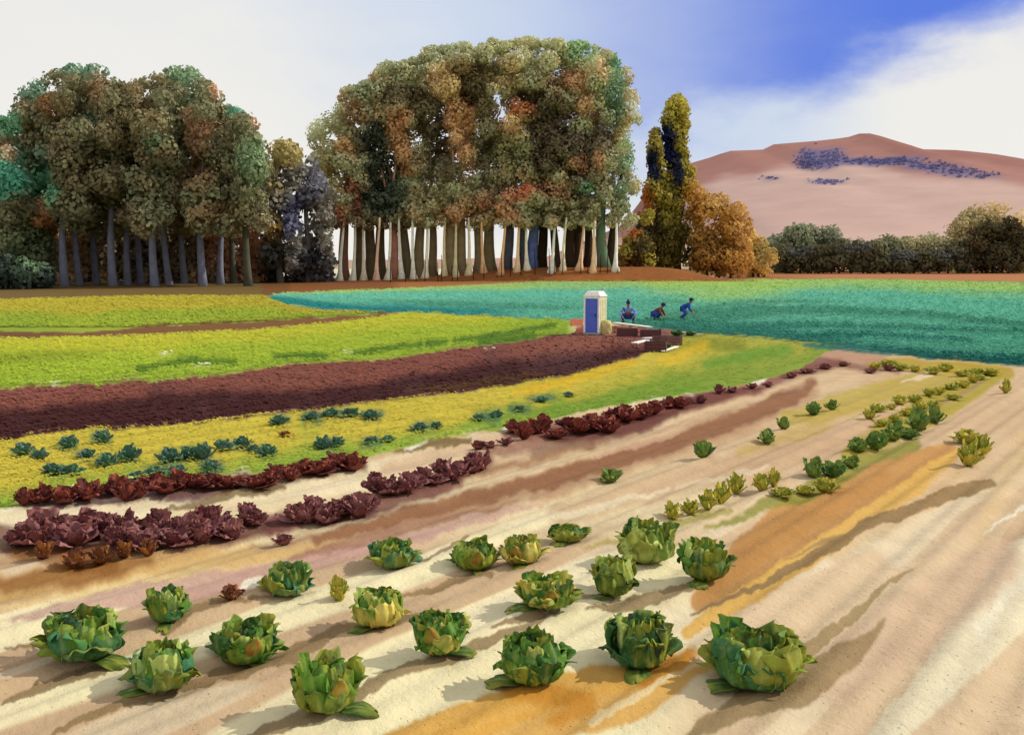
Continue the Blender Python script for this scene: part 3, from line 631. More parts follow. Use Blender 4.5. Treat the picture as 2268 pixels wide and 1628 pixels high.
# ---- middle grove
def z2(p): return (635 + .39 * p[0], 54.4 + .39 * p[1])
mg_top = curve([z2(p) for p in [(60, 760), (90, 680), (130, 600), (160, 520), (250, 455), (300, 420), (340, 360), (430, 345), (500, 290), (560, 215), (640, 225), (740, 185), (790, 170), (820, 125), (880, 130), (1010, 105), (1100, 150), (1150, 82), (1250, 105), (1370, 75), (1440, 105), (1520, 80), (1580, 120), (1650, 92), (1750, 125), (1850, 175), (1925, 240), (1950, 340), (1990, 520), (2040, 640)]])
SAGE = (134, 134, 104); TAN = (172, 130, 92); DBR = (78, 66, 46); DGR = (48, 52, 42); RST = (136, 104, 82); RED = (124, 58, 42); TG = (78, 104, 84)
mp_ = [(560, 700, 130, 150, DGR, 1), (560, 860, 110, 100, DGR, 1), (540, 1000, 150, 100, (50, 60, 50), 1), (500, 640, 60, 60, DGR, .8), (640, 400, 150, 60, DBR, .9), (760, 480, 70, 130, DBR, .9), (860, 560, 60, 140, (72, 64, 44), .9), (880, 740, 80, 130, (74, 66, 50), .95), (950, 860, 60, 60, (84, 74, 54), .8),
       (1060, 260, 100, 60, (92, 76, 48), .9), (1030, 360, 70, 100, (66, 56, 36), .95), (1100, 450, 80, 90, (82, 72, 48), .9), (1160, 560, 60, 80, (92, 80, 56), .7), (1120, 680, 80, 80, (78, 68, 48), .9), (1110, 800, 70, 40, (84, 72, 54), .7),
       (1400, 400, 70, 50, DBR, .95), (1520, 320, 80, 80, (96, 76, 50), .9), (1520, 480, 130, 60, DBR, .95), (1450, 580, 110, 90, DBR, .95), (1560, 640, 140, 80, (80, 68, 54), .95), (1460, 760, 120, 90, (76, 64, 48), .95), (1800, 600, 60, 90, (78, 68, 54), .9), (1700, 700, 120, 70, (92, 78, 66), .8), (1720, 860, 120, 160, (92, 82, 66), .7),
       (640, 600, 70, 150, TAN, .9), (880, 340, 90, 100, (164, 140, 98), .8), (1000, 540, 80, 100, (178, 130, 92), .9), (990, 700, 60, 90, (172, 132, 96), .9), (1020, 840, 50, 70, (168, 136, 96), .9), (1270, 560, 90, 110, (172, 136, 92), .8), (1240, 300, 90, 90, (158, 134, 96), .6), (1640, 300, 80, 50, (170, 126, 96), .8), (1700, 480, 70, 80, (170, 138, 104), .85), (1790, 250, 40, 70, (190, 140, 110), .8),
       (1330, 470, 60, 50, (160, 78, 48), .8), (1650, 800, 60, 60, (188, 114, 84), .9), (1300, 960, 110, 60, (170, 88, 58), .9), (1480, 930, 130, 60, (170, 104, 78), .9), (1240, 1060, 90, 50, (184, 110, 76), .9), (1560, 980, 60, 40, (186, 116, 82), .8), (1130, 1010, 30, 70, RED, .95), (385, 930, 26, 50, RED, .95), (400, 1040, 36, 50, (110, 30, 20), .9), (300, 1090, 24, 60, (150, 50, 34), .8), (370, 480, 80, 120, (134, 104, 74), .7), (320, 700, 40, 50, (178, 128, 86), .7), (690, 830, 24, 60, (176, 112, 70), .8),
       (1000, 1080, 100, 70, (142, 106, 76), .8), (800, 980, 120, 90, (132, 124, 92), .7), (1150, 900, 120, 80, (116, 112, 84), .7), (1870, 420, 60, 150, TG, .9), (1970, 750, 60, 120, (98, 120, 100), .9), (1900, 950, 60, 120, (78, 100, 80), .85), (1710, 940, 50, 50, (88, 118, 92), .8), (1680, 150, 90, 60, (104, 132, 100), .8), (1870, 230, 50, 60, (84, 118, 88), .95), (1500, 130, 70, 50, (136, 138, 104), .9), (440, 380, 80, 50, (112, 122, 92), .9), (660, 230, 110, 40, (116, 122, 96), .9), (900, 150, 100, 50, (120, 126, 98), .9), (170, 560, 60, 60, (162, 166, 134), .9), (260, 480, 60, 50, (140, 146, 114), .9), (110, 680, 50, 50, (146, 148, 118), .8),
       (230, 860, 60, 100, (122, 112, 68), .8), (230, 1080, 60, 80, (78, 72, 52), .9), (1270, 720, 100, 90, (112, 112, 78), .8), (1250, 130, 90, 40, (134, 136, 102), .9), (1200, 260, 50, 30, TG, .4), (700, 900, 50, 40, (124, 134, 100), .7), (1780, 770, 26, 50, (190, 112, 80), .8), (1640, 1050, 300, 70, (104, 96, 70), .7), (480, 1120, 200, 40, (88, 76, 56), .7), (1990, 620, 50, 60, (158, 160, 124), .7), (1980, 480, 40, 50, (214, 190, 158), .6)]
colM = patchcol(SAGE, [(*z2((p[0], p[1])), p[2] * .39 * 1.15, p[3] * .39 * 1.15, p[4], p[5] * (.6 if p[4][0] > p[4][1] * 1.45 else .92)) for p in mp_], .42, 22, 340, var=(140, 118, 84))
mtr = [(330, 'rb'), (405, 'd'), (470, 'd'), (540, 'd'), (612, 'pk'), (672, 'd'), (755, 'g'), (830, 'g'), (925, 'g'), (1000, 'g'), (1085, 'g'), (1150, 'g'), (1250, 'bl'), (1345, 'bl'), (1395, 'b2'), (1450, 'k'), (1525, 'k'), (1608, 'k'), (1650, 'k'), (1705, 'k'), (1800, 'tl'), (1845, 'k')]
tcs = {'rb': (112, 80, 68), 'd': (88, 78, 60), 'pk': (160, 110, 94), 'g': (122, 110, 82), 'bl': (66, 68, 78), 'b2': (92, 108, 158), 'k': (50, 38, 28), 'tl': (80, 98, 78)}
tdesc = {'rb': 'red brown', 'd': 'dark olive', 'pk': 'pinkish', 'g': 'pale olive', 'bl': 'slate blue', 'b2': 'bright blue', 'k': 'near black', 'tl': 'greenish'}
cnt = {}
ordn = ['first', 'second', 'third', 'fourth', 'fifth', 'sixth', 'seventh']
tot = {k: sum(1 for _, c in mtr if c == k) for k in tcs}
for i, (zx, c) in enumerate(mtr):
    x = 635 + .39 * zx; basey = np.interp(zx, [300, 700, 1200, 1400, 1860], [617, 614, 603, 592, 590])
    Y = 166 + (i * 5 % 4) * 1.3; b = atY(x, basey, Y); b.z = float(Z(b.x, b.y)); m = Y / F; L_ = []
    y0 = 500; big = (i in (0, 21))
    for q in range(44):
        ox = rng.normal(0, 25) + (-abs(rng.normal(0, 24)) if i == 0 else 0) + (abs(rng.normal(0, 20)) if i == 21 else 0)
        xx = float(np.clip(x + ox, 690, 1410)); top = float(mg_top(xx)); t = rng.random() ** .95; rr = rng.uniform(14, 26)
        yb = y0 - (np.clip((715 - xx) / 20, 0, 1) * 30)
        yy_ = (top + rr * .8) * (1 - t) + (yb - rr * .2) * t
        p = atY(xx, yy_, Y + rng.uniform(-5, 6)); L_.append((p.x, p.y, p.z, rr * m, rr * m, rr * m))
    for q in range(4):
        xx = float(np.clip(x + rng.uniform(-16, 16), 680, 1416)); rr = rng.uniform(9, 16); p = atY(xx, float(mg_top(xx)) + rr * .6, Y + rng.uniform(-3, 3)); L_.append((p.x, p.y, p.z, rr * m * 1.2, rr * m, rr * m * .85))
    k_ = cnt.get(c, 0); cnt[c] = k_ + 1
    lab = '%stree of the middle grove with a %s trunk' % ('' if tot[c] == 1 else ordn[k_] + ' ', tdesc[c])
    if tot[c] > 1: lab += ', counted from the left'
    if i == 0: lab = 'leftmost tree of the middle grove, red brown trunk and pale sage outer leaves'
    if i == 21: lab = 'rightmost tree of the middle grove, near black trunk beside the golden bushes'
    make_tree('tree', lab, 'tree', b, L_, colM, [11.5, 9.5, 12.5][i % 3] * m, lin(tcs[c], .62), CAMH + (HOR - 430) * m, leaf=0.40, dens=1.1, group='trees of the middle grove', seed=2000 + i, lean=rng.uniform(-.7, .7))

# slim pale trunks standing in front, flared at the foot
slim = [(300, (238, 226, 206)), (375, (240, 228, 208)), (432, (238, 216, 190)), (508, (226, 190, 160)), (577, (240, 226, 204)), (650, (240, 230, 212)), (722, (238, 228, 206)), (790, (232, 222, 190)), (890, (222, 206, 166)), (962, (206, 196, 152)), (1035, (214, 204, 164)), (1115, (220, 180, 134)), (1215, (224, 176, 130)), (1302, (228, 196, 156)), (1365, (236, 220, 200)), (1500, (236, 226, 214)), (1562, (238, 212, 184)), (1662, (226, 184, 148)), (1735, (232, 190, 152)), (1870, (244, 236, 220))]
for i, (zx, c) in enumerate(slim):
    x = 635 + .39 * zx; basey = np.interp(zx, [300, 700, 1200, 1400, 1860], [619, 616, 606, 595, 592]); Y = 161.5 + (i % 3) * .6
    b = atY(x, basey, Y); b.z = float(Z(b.x, b.y)); m = Y / F; L_ = []
    for q in range(11):
        xx = x + rng.normal(0, 12); yy_ = rng.uniform(440, 498); rr = rng.uniform(9, 17); p = atY(xx, yy_, Y + rng.uniform(-1, 4)); L_.append((p.x, p.y, p.z, rr * m, rr * m, rr * m))
    e = make_tree('slim_tree', 'slim pale barked tree, %s from the left along the front of the middle grove' % ORD(i), 'tree', b, L_, colM, 3.6 * m, lin(c, .85), CAMH + (HOR - 484) * m, leaf=0.45, limbs=0, group='slim pale trees of the middle grove', seed=2500 + i, lean=rng.uniform(-.5, .9))
    tk = [o_ for o_ in e.children if o_.name.startswith('trunk')][0]
    for v_ in tk.data.vertices:
        f_ = 1 + 1.1 * max(0, 1 - v_.co.z / 3.0) ** 1.6; v_.co.x *= f_; v_.co.y *= f_

# thin stakes along the bank
stk = [590, 675, 735, 785, 860, 880, 940, 970, 1060, 1120, 1195, 1220, 1270, 1330, 1410, 1495, 1520, 1565, 1670, 1710, 1780, 1820, 1880]
sv, sf = tube([(0, 0, -.3), (.02, 0, 1.0), (-.02, 0, 2.3), (0.02, 0, 3.6)], [.075, .07, .06, .045], 6)
sk0 = mesh('stake', sv, sf, M_bark, np.tile(lin((40, 30, 22), 1), (len(sv), 1)))
for i, zx in enumerate(stk):
    o = sk0 if i == 0 else sk0.copy()
    if i: COL.objects.link(o)
    p = at(635 + .39 * zx, np.interp(zx, [500, 1000, 1400, 1900], [627, 622, 608, 605])); o.location = p; o.rotation_euler = (0, rng.uniform(-.07, .07), rng.uniform(0, 6)); o.scale.z = rng.uniform(.6, 1.2)
    tag(o, 'thin dark stake on the rust brown bank, %s from the left' % ORD(i), 'stake', 'thin stakes along the bank')

# ---- golden poplars, orange bush, right hedge
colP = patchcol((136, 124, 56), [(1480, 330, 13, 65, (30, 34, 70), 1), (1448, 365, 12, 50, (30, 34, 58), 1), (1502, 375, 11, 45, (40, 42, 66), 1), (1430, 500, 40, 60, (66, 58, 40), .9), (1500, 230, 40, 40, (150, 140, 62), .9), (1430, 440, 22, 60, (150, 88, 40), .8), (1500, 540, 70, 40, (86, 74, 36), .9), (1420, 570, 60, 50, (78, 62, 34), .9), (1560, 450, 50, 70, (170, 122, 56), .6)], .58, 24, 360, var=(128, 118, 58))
def column(name, label, xs_, Y, pts, nl, rr, cf, cat='tree', group=None, leaf=.5, trunk=8, seed=5, basey=605, tcol=(86, 70, 40)):
    r = np.random.default_rng(seed); m = Y / F; L_ = []
    yy0 = np.array([p[0] for p in pts]); xl = np.array([p[1] for p in pts]); xr = np.array([p[2] for p in pts])
    for q in range(nl):
        y = r.uniform(yy0[0], yy0[-1]); a = np.interp(y, yy0, xl); b_ = np.interp(y, yy0, xr); R_ = min(r.uniform(*rr), (b_ - a) / 2 + 3)
        x = r.uniform(a + R_ * .8, max(b_ - R_ * .8, a + R_ * .8 + 1)); p = atY(x, y + R_ * .4 if y < yy0[0] + 30 else y, Y + r.uniform(-2.5, 2.5))
        L_.append((p.x, p.y, p.z, R_ * m, R_ * m, R_ * m * 1.25))
    b = atY(xs_, basey, Y); b.z = float(Z(b.x, b.y))
    return make_tree(name, label, cat, b, L_, cf, trunk * m, lin(tcol, .8), CAMH + (HOR - (yy0[0] + yy0[-1]) / 2 - 40) * m, leaf=leaf, group=group, seed=seed, dens=1.1)
column('poplar', 'tallest golden olive poplar with knobbly right side and dark blue streaked heart', 1500, 186, [(220, 1480, 1522), (250, 1466, 1528), (300, 1466, 1524), (340, 1466, 1530), (380, 1462, 1538), (450, 1452, 1566), (600, 1450, 1580)], 190, (9, 18), colP, seed=61)
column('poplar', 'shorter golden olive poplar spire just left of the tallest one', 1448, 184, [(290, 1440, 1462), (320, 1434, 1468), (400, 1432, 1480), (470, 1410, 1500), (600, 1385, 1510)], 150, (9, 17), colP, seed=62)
bush('bush', 'dark brown green bush between the middle grove and the poplars', 'bush', 1370, 1440, lambda x: 600 - (x - 1355) * 2.0 if x < 1410 else 490 - (x - 1410), 610, 178, (112, 104, 46), [(1420, 540, 30, 40, (60, 52, 34), .9), (1400, 500, 20, 40, (146, 84, 36), .7), (1400, 590, 40, 30, (84, 56, 32), .9)], .5, 50, (11, 20), seed=63)
bush('bush', 'big rust orange bush right of the poplars', 'bush', 1530, 1655, lambda x: np.interp(x, [1540, 1580, 1610, 1640, 1660], [395, 420, 428, 450, 510]), 610, 182, (156, 118, 62), [(1560, 560, 50, 40, (130, 94, 48), .8), (1600, 440, 50, 26, (160, 134, 84), .8), (1640, 500, 20, 60, (160, 126, 80), .7), (1500, 560, 50, 40, (92, 78, 42), .8)], .5, 80, (14, 26), seed=64, k=.56)
bush('bush', 'small olive gold bush at the foot of the rust orange bush', 'bush', 1650, 1710, lambda x: np.interp(x, [1650, 1670, 1710], [505, 500, 540]), 608, 190, (142, 120, 68), [(1690, 560, 30, 30, (112, 100, 62), .8)], .5, 30, (10, 18), seed=65)
hedge = [(1700, 1800, [(1700, 530), (1740, 505), (1780, 495), (1800, 500)], (92, 96, 76), (1790, 560, 60, 34), 'olive rounded bush at the left end of the dark hedge', 235),
         (1780, 1905, [(1780, 500), (1800, 493), (1820, 498), (1860, 497), (1890, 515), (1910, 540)], (88, 92, 74), (1830, 565, 90, 36), 'broad olive bush with dark foot in the middle of the far hedge', 238),
         (1900, 2000, [(1900, 548), (1950, 530), (1975, 518), (2000, 520)], (88, 88, 66), (1940, 565, 80, 26), 'low dark bush in the dip of the far hedge', 240),
         (1990, 2110, [(1990, 520), (2030, 516), (2080, 520), (2110, 530)], (112, 108, 82), (2050, 580, 90, 24), 'pale olive bush right of the dip in the far hedge', 242)]
for q, (a_, b_, tp, c_, dk, lab, Y) in enumerate(hedge):
    bush('bush', lab, 'bush', a_, b_, lambda x, tp=tp: np.interp(x, [p[0] for p in tp], [p[1] for p in tp]), 604, Y, c_, [], .6, 60, (13, 22), 'bushes of the far hedge', seed=70 + q)
for q, (a_, b_, t_, lab) in enumerate([(1715, 1830, 545, 'near black thicket in front of the olive bushes, left part of the hedge'), (1820, 1950, 538, 'near black thicket in front of the broad olive bush'), (1940, 2060, 558, 'low near black thicket at the hedge dip'), (2050, 2150, 552, 'near black thicket sloping up towards the right hand tree')]):
    bush('bush', lab, 'bush', a_, b_, lambda x, t_=t_, a_=a_, b_=b_: t_ - 8 * math.sin((x - a_) / (b_ - a_) * 3.14) - (max(0, x - 2080) * .5 if q == 3 else 0), 602, 226, (60, 58, 42), [((a_ + b_) / 2, t_ + 12, 40, 12, (62, 64, 68), .5)], .55, 46, (10, 17), 'dark thickets of the far hedge', seed=80 + q)
bush('tree', 'tan leaved round tree behind the dark tree at the right edge', 'tree', 2085, 2260, lambda x: np.interp(x, [2085, 2110, 2140, 2180, 2230, 2260], [530, 500, 460, 443, 450, 480]), 600, 248, (124, 114, 84), [(2190, 455, 60, 16, (136, 120, 86), .8)], .65, 90, (14, 26), seed=90)
bush('tree', 'near black twin topped tree at the right edge', 'tree', 2135, 2275, lambda x: np.interp(x, [2135, 2160, 2180, 2200, 2215, 2235, 2275], [535, 492, 480, 490, 498, 476, 505]), 600, 228, (50, 46, 32), [(2170, 530, 30, 30, (66, 54, 34), .5)], .55, 80, (12, 22), seed=91)
bush('tree', 'pale yellow tree cut by the right edge', 'tree', 2262, 2400, lambda x: 470 - 10 * math.sin(x * .05), 605, 236, (150, 136, 98), [], .65, 50, (16, 28), seed=92)

# ------------------------------------------------------------------ hill
rx_ = np.array([-3200, 300, 1200, 1380, 1460, 1540, 1575, 1600, 1680, 1690, 1710, 1800, 1860, 1885, 1900, 1945, 1975, 2010, 2100, 2180, 2240, 2268, 2450, 2800, 3600, 5000], float)
ry_ = np.array([580, 580, 575, 500, 385, 362, 352, 341, 338, 328, 326, 319, 312, 304, 301, 312, 324, 337, 339, 347, 357, 368, 380, 430, 540, 578], float)
RIDGE = 2600.0; FOOT = 1000.0
hu = np.linspace(-2.2, 2.2, 420); hv = np.linspace(0, 1.5, 90)
HU, HV = np.meshgrid(hu, hv); Yh = FOOT + (RIDGE - FOOT) * HV; Xh = HU * RIDGE
def hillz(X, Y):
    hvv = (Y - FOOT) / (RIDGE - FOOT)
    pxr = CX + F * X / RIDGE; hr = CAMH + (HOR - np.interp(pxr, rx_, ry_)) / F * RIDGE
    t = np.clip(hvv, 0, 1); prof = t ** 1.15
    back = np.clip(hvv - 1, 0, 1)
    z = (hr) * prof * (1 - 0.9 * back * 1.2)
    n = fbm(X / 300 + 20, Y / 300, 400) * 8 * np.sin(np.pi * np.clip(t, 0, 1)) + fbm(X / 60, Y / 60, 410) * 2.5 * np.sin(np.pi * np.clip(t, 0, 1))
    return z + n + 1.5
Zh = hillz(Xh, Yh)
Vh = np.stack([Xh.ravel(), Yh.ravel(), Zh.ravel()], 1); hx, hy = proj(Vh[:, 0], Vh[:, 1], Vh[:, 2])
KH = 1.42
nH = fbm(hx / 60, hy / 40, 420); Ch = np.tile(lin((204, 172, 164), KH), (len(Vh), 1))
ridge_px = np.interp(hx, rx_, ry_)
dd = hy - ridge_px + 12 * nH
al = (1 - sstep(34, 66, dd))[:, None]; Ch = Ch * (1 - al) + lin((170, 122, 114), KH) * al
al = (0.6 * (1 - sstep(6, 20, dd)) * (hx > 1900))[:, None]; Ch = Ch * (1 - al) + lin((152, 102, 96), KH) * al
al = (sstep(480, 560, hy + 20 * nH) * .5)[:, None]; Ch = Ch * (1 - al) + lin((212, 182, 170), KH) * al
woods = [(1792, 352, 34, 26, 1.0), (1842, 345, 34, 22, .9), (1812, 364, 50, 12, 1), (1900, 358, 60, 10, .9), (1955, 360, 60, 11, 1), (2000, 356, 50, 10, 1), (2060, 370, 70, 11, .9), (2170, 390, 60, 8, .6), (2110, 382, 60, 8, .8), (1700, 396, 34, 4, .6), (1830, 403, 46, 8, .9)]
for (x, y, a_, b_, dn) in woods:
    dd_ = np.sqrt(((hx - x) / a_) ** 2 + ((hy - y) / b_) ** 2) + .35 * fbm(hx / 9, hy / 6, 433)
    al = (.92 * dn * (1 - sstep(.45, 1.25, dd_)))[:, None]; Ch = Ch * (1 - al) + lin((104, 104, 150), KH) * al
nhu = len(hu); ii, jj = np.meshgrid(np.arange(nhu - 1), np.arange(len(hv) - 1)); a = (jj * nhu + ii).ravel()
hill = mesh('hill', Vh, np.stack([a, a + 1, a + nhu + 1, a + nhu], 1), M_hill, Ch, smooth=True); tag(hill, kind='structure')
def hill_at(px_, py_):
    d = ray(px_, py_); 
    Y = FOOT
    while Y < RIDGE:
        if CAMH + d[2] * Y <= float(hillz(d[0] * Y, Y)): break
        Y += 6
    return np.array([d[0] * Y, Y, float(hillz(d[0] * Y, Y))])
LB = []
rw = np.random.default_rng(5)
for (x, y, a_, b_, dn) in woods:
    for q in range(int(a_ * b_ * dn * 0.10) + 4):
        gx_, gy_ = rw.normal(0, .42, 2)
        p = hill_at(x + gx_ * a_, y + gy_ * b_); r_ = rw.uniform(1.6, 3.4); LB.append((p[0], p[1], p[2] + r_ * .3, r_ * 1.2, r_ * 1.2, r_))
wc = lin((112, 110, 152), .95)
V_, F_, C_ = lobes_cloud(LB, 1.8, lambda P, c: np.tile(wc, (len(P), 1)) * (1 + .1 * math.sin(c[0])), 0.8, rw)
o = mesh('far_wood', V_, F_, M_leaf, C_); tag(o, 'blue violet woods scattered along the upper slope of the pink hill', 'woods', None, 'stuff')

# ------------------------------------------------------------------ standing crops (uncountable)
def crop(name, label, cat, region, n, leaf, lift, seed, y0, y1, u0, u1, jit=.16, flat=2.0, bright=1.22):
    r = np.random.default_rng(seed)
    # even density on the ground is wasteful far off: density falls with distance
    t = r.random(n); Y = 1 / (1 / y0 + (1 / y1 - 1 / y0) * t); U = r.uniform(u0, u1, n); X = U * Y; z = Z(X, Y)
    px_, py_ = proj(X, Y, z)
    C, rg = layers(px_, py_); nn1 = fbm(px_ / 26, py_ / 9, 501)
    ok = rg == region
    X, Y, z, C, nn1 = X[ok], Y[ok], z[ok], C[ok], nn1[ok]
    sz = leaf * .8 * (Y / 60) ** 0.75 * r.uniform(.6, 1.3, len(Y))
    P = np.stack([X, Y, z + lift * (.6 + .05 * r.normal(0, 1, len(Y)))], 1); Nn = np.tile([0, 0, flat], (len(Y), 1)) + np.array([.7, .1, 0])
    C = C * (1 + .045 * r.normal(0, 1, (len(Y), 1)) + 0.07 * nn1[:, None]) * bright
    V_, F_, C_ = leafcloud(P, Nn, sz, np.clip(C, 0, 1), jit, r)
    o = mesh(name, V_, F_, M_crop, C_); tag(o, label, cat, None, 'stuff'); return o
crop('leafy_crop', 'blue green leaves of the crop that fills the long far field', 'crop', 1, 100000, .20, .20, 601, 34, 215, -.30, .72, bright=1.5)
crop('leafy_crop', 'ochre and green low crop in the upper left field', 'crop', 2, 40000, .26, .18, 602, 55, 150, -.75, -.05)
crop('leafy_crop', 'bright yellow green crop in the middle left field', 'crop', 3, 60000, .20, .16, 603, 24, 90, -.75, .12)
crop('leafy_crop', 'yellow and green leaves of the strip below the dark ploughed band', 'crop', 4, 90000, .13, .12, 604, 12, 60, -.75, .42)

# crumbled earth of the ploughed strip
rp = np.random.default_rng(77); n = 42000; t = rp.random(n); Yp = 1 / (1 / 18 + (1 / 60 - 1 / 18) * t); Up = rp.uniform(-.75, .16, n); Xp = Up * Yp; zp = Z(Xp, Yp)
ax_, ay_ = proj(Xp, Yp, zp); Cp, rg = layers(ax_, ay_); ok = rg == 5; Xp, Yp, zp, Cp = Xp[ok], Yp[ok], zp[ok], Cp[ok]
V_, F_, C_ = leafcloud(np.stack([Xp, Yp, zp + .03], 1), np.tile([.5, 0, 1.6], (len(Xp), 1)), .13 * (Yp / 30) ** .7 * rp.uniform(.4, 1.0, len(Xp)), np.clip(Cp * 1.15 * (1 + .07 * rp.normal(0, 1, (len(Xp), 1))), 0, 1), .25, rp)
o = mesh('soil_crumbs', V_, F_, M_ground, C_); tag(o, 'crumbled purple brown earth of the ploughed strip', 'soil', None, 'stuff')

# ------------------------------------------------------------------ vegetables
def leafsurf(prof, width, cup, ruf, nu=9, nv=10, phase=0, freq=3.0, tipw=0.35, rz_=.45):
    """one leaf standing in the x-z plane; prof: list of (r,z) along the rib"""
    pr = np.array(prof, float); tt = np.linspace(0, 1, len(pr)); vs_ = np.linspace(0, 1, nv); us_ = np.linspace(-1, 1, nu)
    r_ = np.interp(vs_, tt, pr[:, 0]); z_ = np.interp(vs_, tt, pr[:, 1])
    w_ = width * (np.sin(np.pi * np.clip(vs_ * (1 - tipw * .45) + .08 , 0, 1)) ** .75)
    w_[-1] *= .45 + tipw * .5
    V = []
    for j, v in enumerate(vs_):
        for u_ in us_:
            ang = u_ * w_[j] / max(r_[j], .28)        # wrap round the axis
            ang = np.clip(ang, -1.25, 1.25)
            rr = r_[j] * (1 - cup * u_ * u_ * .35); x = rr * math.cos(ang * .85); y = rr * math.sin(ang) if r_[j] > .28 else w_[j] * u_
            zz = z_[j] + cup * .18 * u_ * u_ * v - (.06 + .20 * tipw) * (abs(u_) ** 2.5) * (v ** 2)
            q = ruf * (abs(u_) ** 2 * .8 + v ** 4 * .6) * v
            zz += q * rz_ * math.sin(freq * u_ * 2.2 + phase + v * 3); x += q * 1.3 * math.sin(freq * u_ * 3 + v * 4 + phase * 2)
            V.append((x, y, zz))
    F_ = [(j * nu + i, j * nu + i + 1, (j + 1) * nu + i + 1, (j + 1) * nu + i) for j in range(nv - 1) for i in range(nu - 1)]
    uv = [(u_, v) for v in vs_ for u_ in us_]
    return np.array(V), F_, np.array(uv)
def rot(V, a, tilt=0):
    c, s = math.cos(a), math.sin(a); V = np.asarray(V); ctl, stl = math.cos(tilt), math.sin(tilt)
    x, y, z = V[:, 0] * ctl - V[:, 2] * stl, V[:, 1], V[:, 0] * stl + V[:, 2] * ctl
    return np.stack([x * c - y * s, x * s + y * c, z], 1)
GR = {'dk': (50, 92, 40), 'gr': (84, 128, 42), 'yg': (146, 156, 56), 'tl': (60, 118, 84), 'ol': (134, 136, 46), 'gd': (214, 196, 100), 'ru': (168, 98, 36), 'bl': (40, 62, 44), 'lt': (176, 190, 104)}
KC = 0.86
def leafcolor(uv, c1, c2, r):
    rib = np.exp(-(uv[:, 0] / .10) ** 2) * (1 - uv[:, 1] * .7)
    n = fbm(uv[:, 0] * 2.2 + r.random() * 90, uv[:, 1] * 3 + r.random() * 90, 600, 3)
    al = np.clip(.5 + n * 1.1 + (uv[:, 1] - .6) * .5, 0, 1)[:, None]
    C = lin(c1, KC) * (1 - al) + lin(c2, KC) * al
    C = C * (1 - rib[:, None] * .55) + lin((176, 186, 112), KC) * rib[:, None] * .55
    vein = (np.abs(np.sin((uv[:, 1] * 6 - np.abs(uv[:, 0]) * 2.0) * np.pi)) < .2) & (np.abs(uv[:, 0]) < .85)
    C[vein] = C[vein] * .8 + lin((170, 184, 110), KC) * .2
    return C
def crinkle(V, r, a):
    o = r.random() * 50; V = V.copy()
    n = fbm(V[:, 0] * 6 + o, V[:, 1] * 6 + V[:, 2] * 5, 700, 3); n2 = fbm(V[:, 1] * 7 + o, V[:, 2] * 7 + V[:, 0] * 4, 710, 3)
    V[:, 2] += a * n; rr = 1 + a * 1.3 * n2; V[:, 0] *= rr; V[:, 1] *= rr; return V
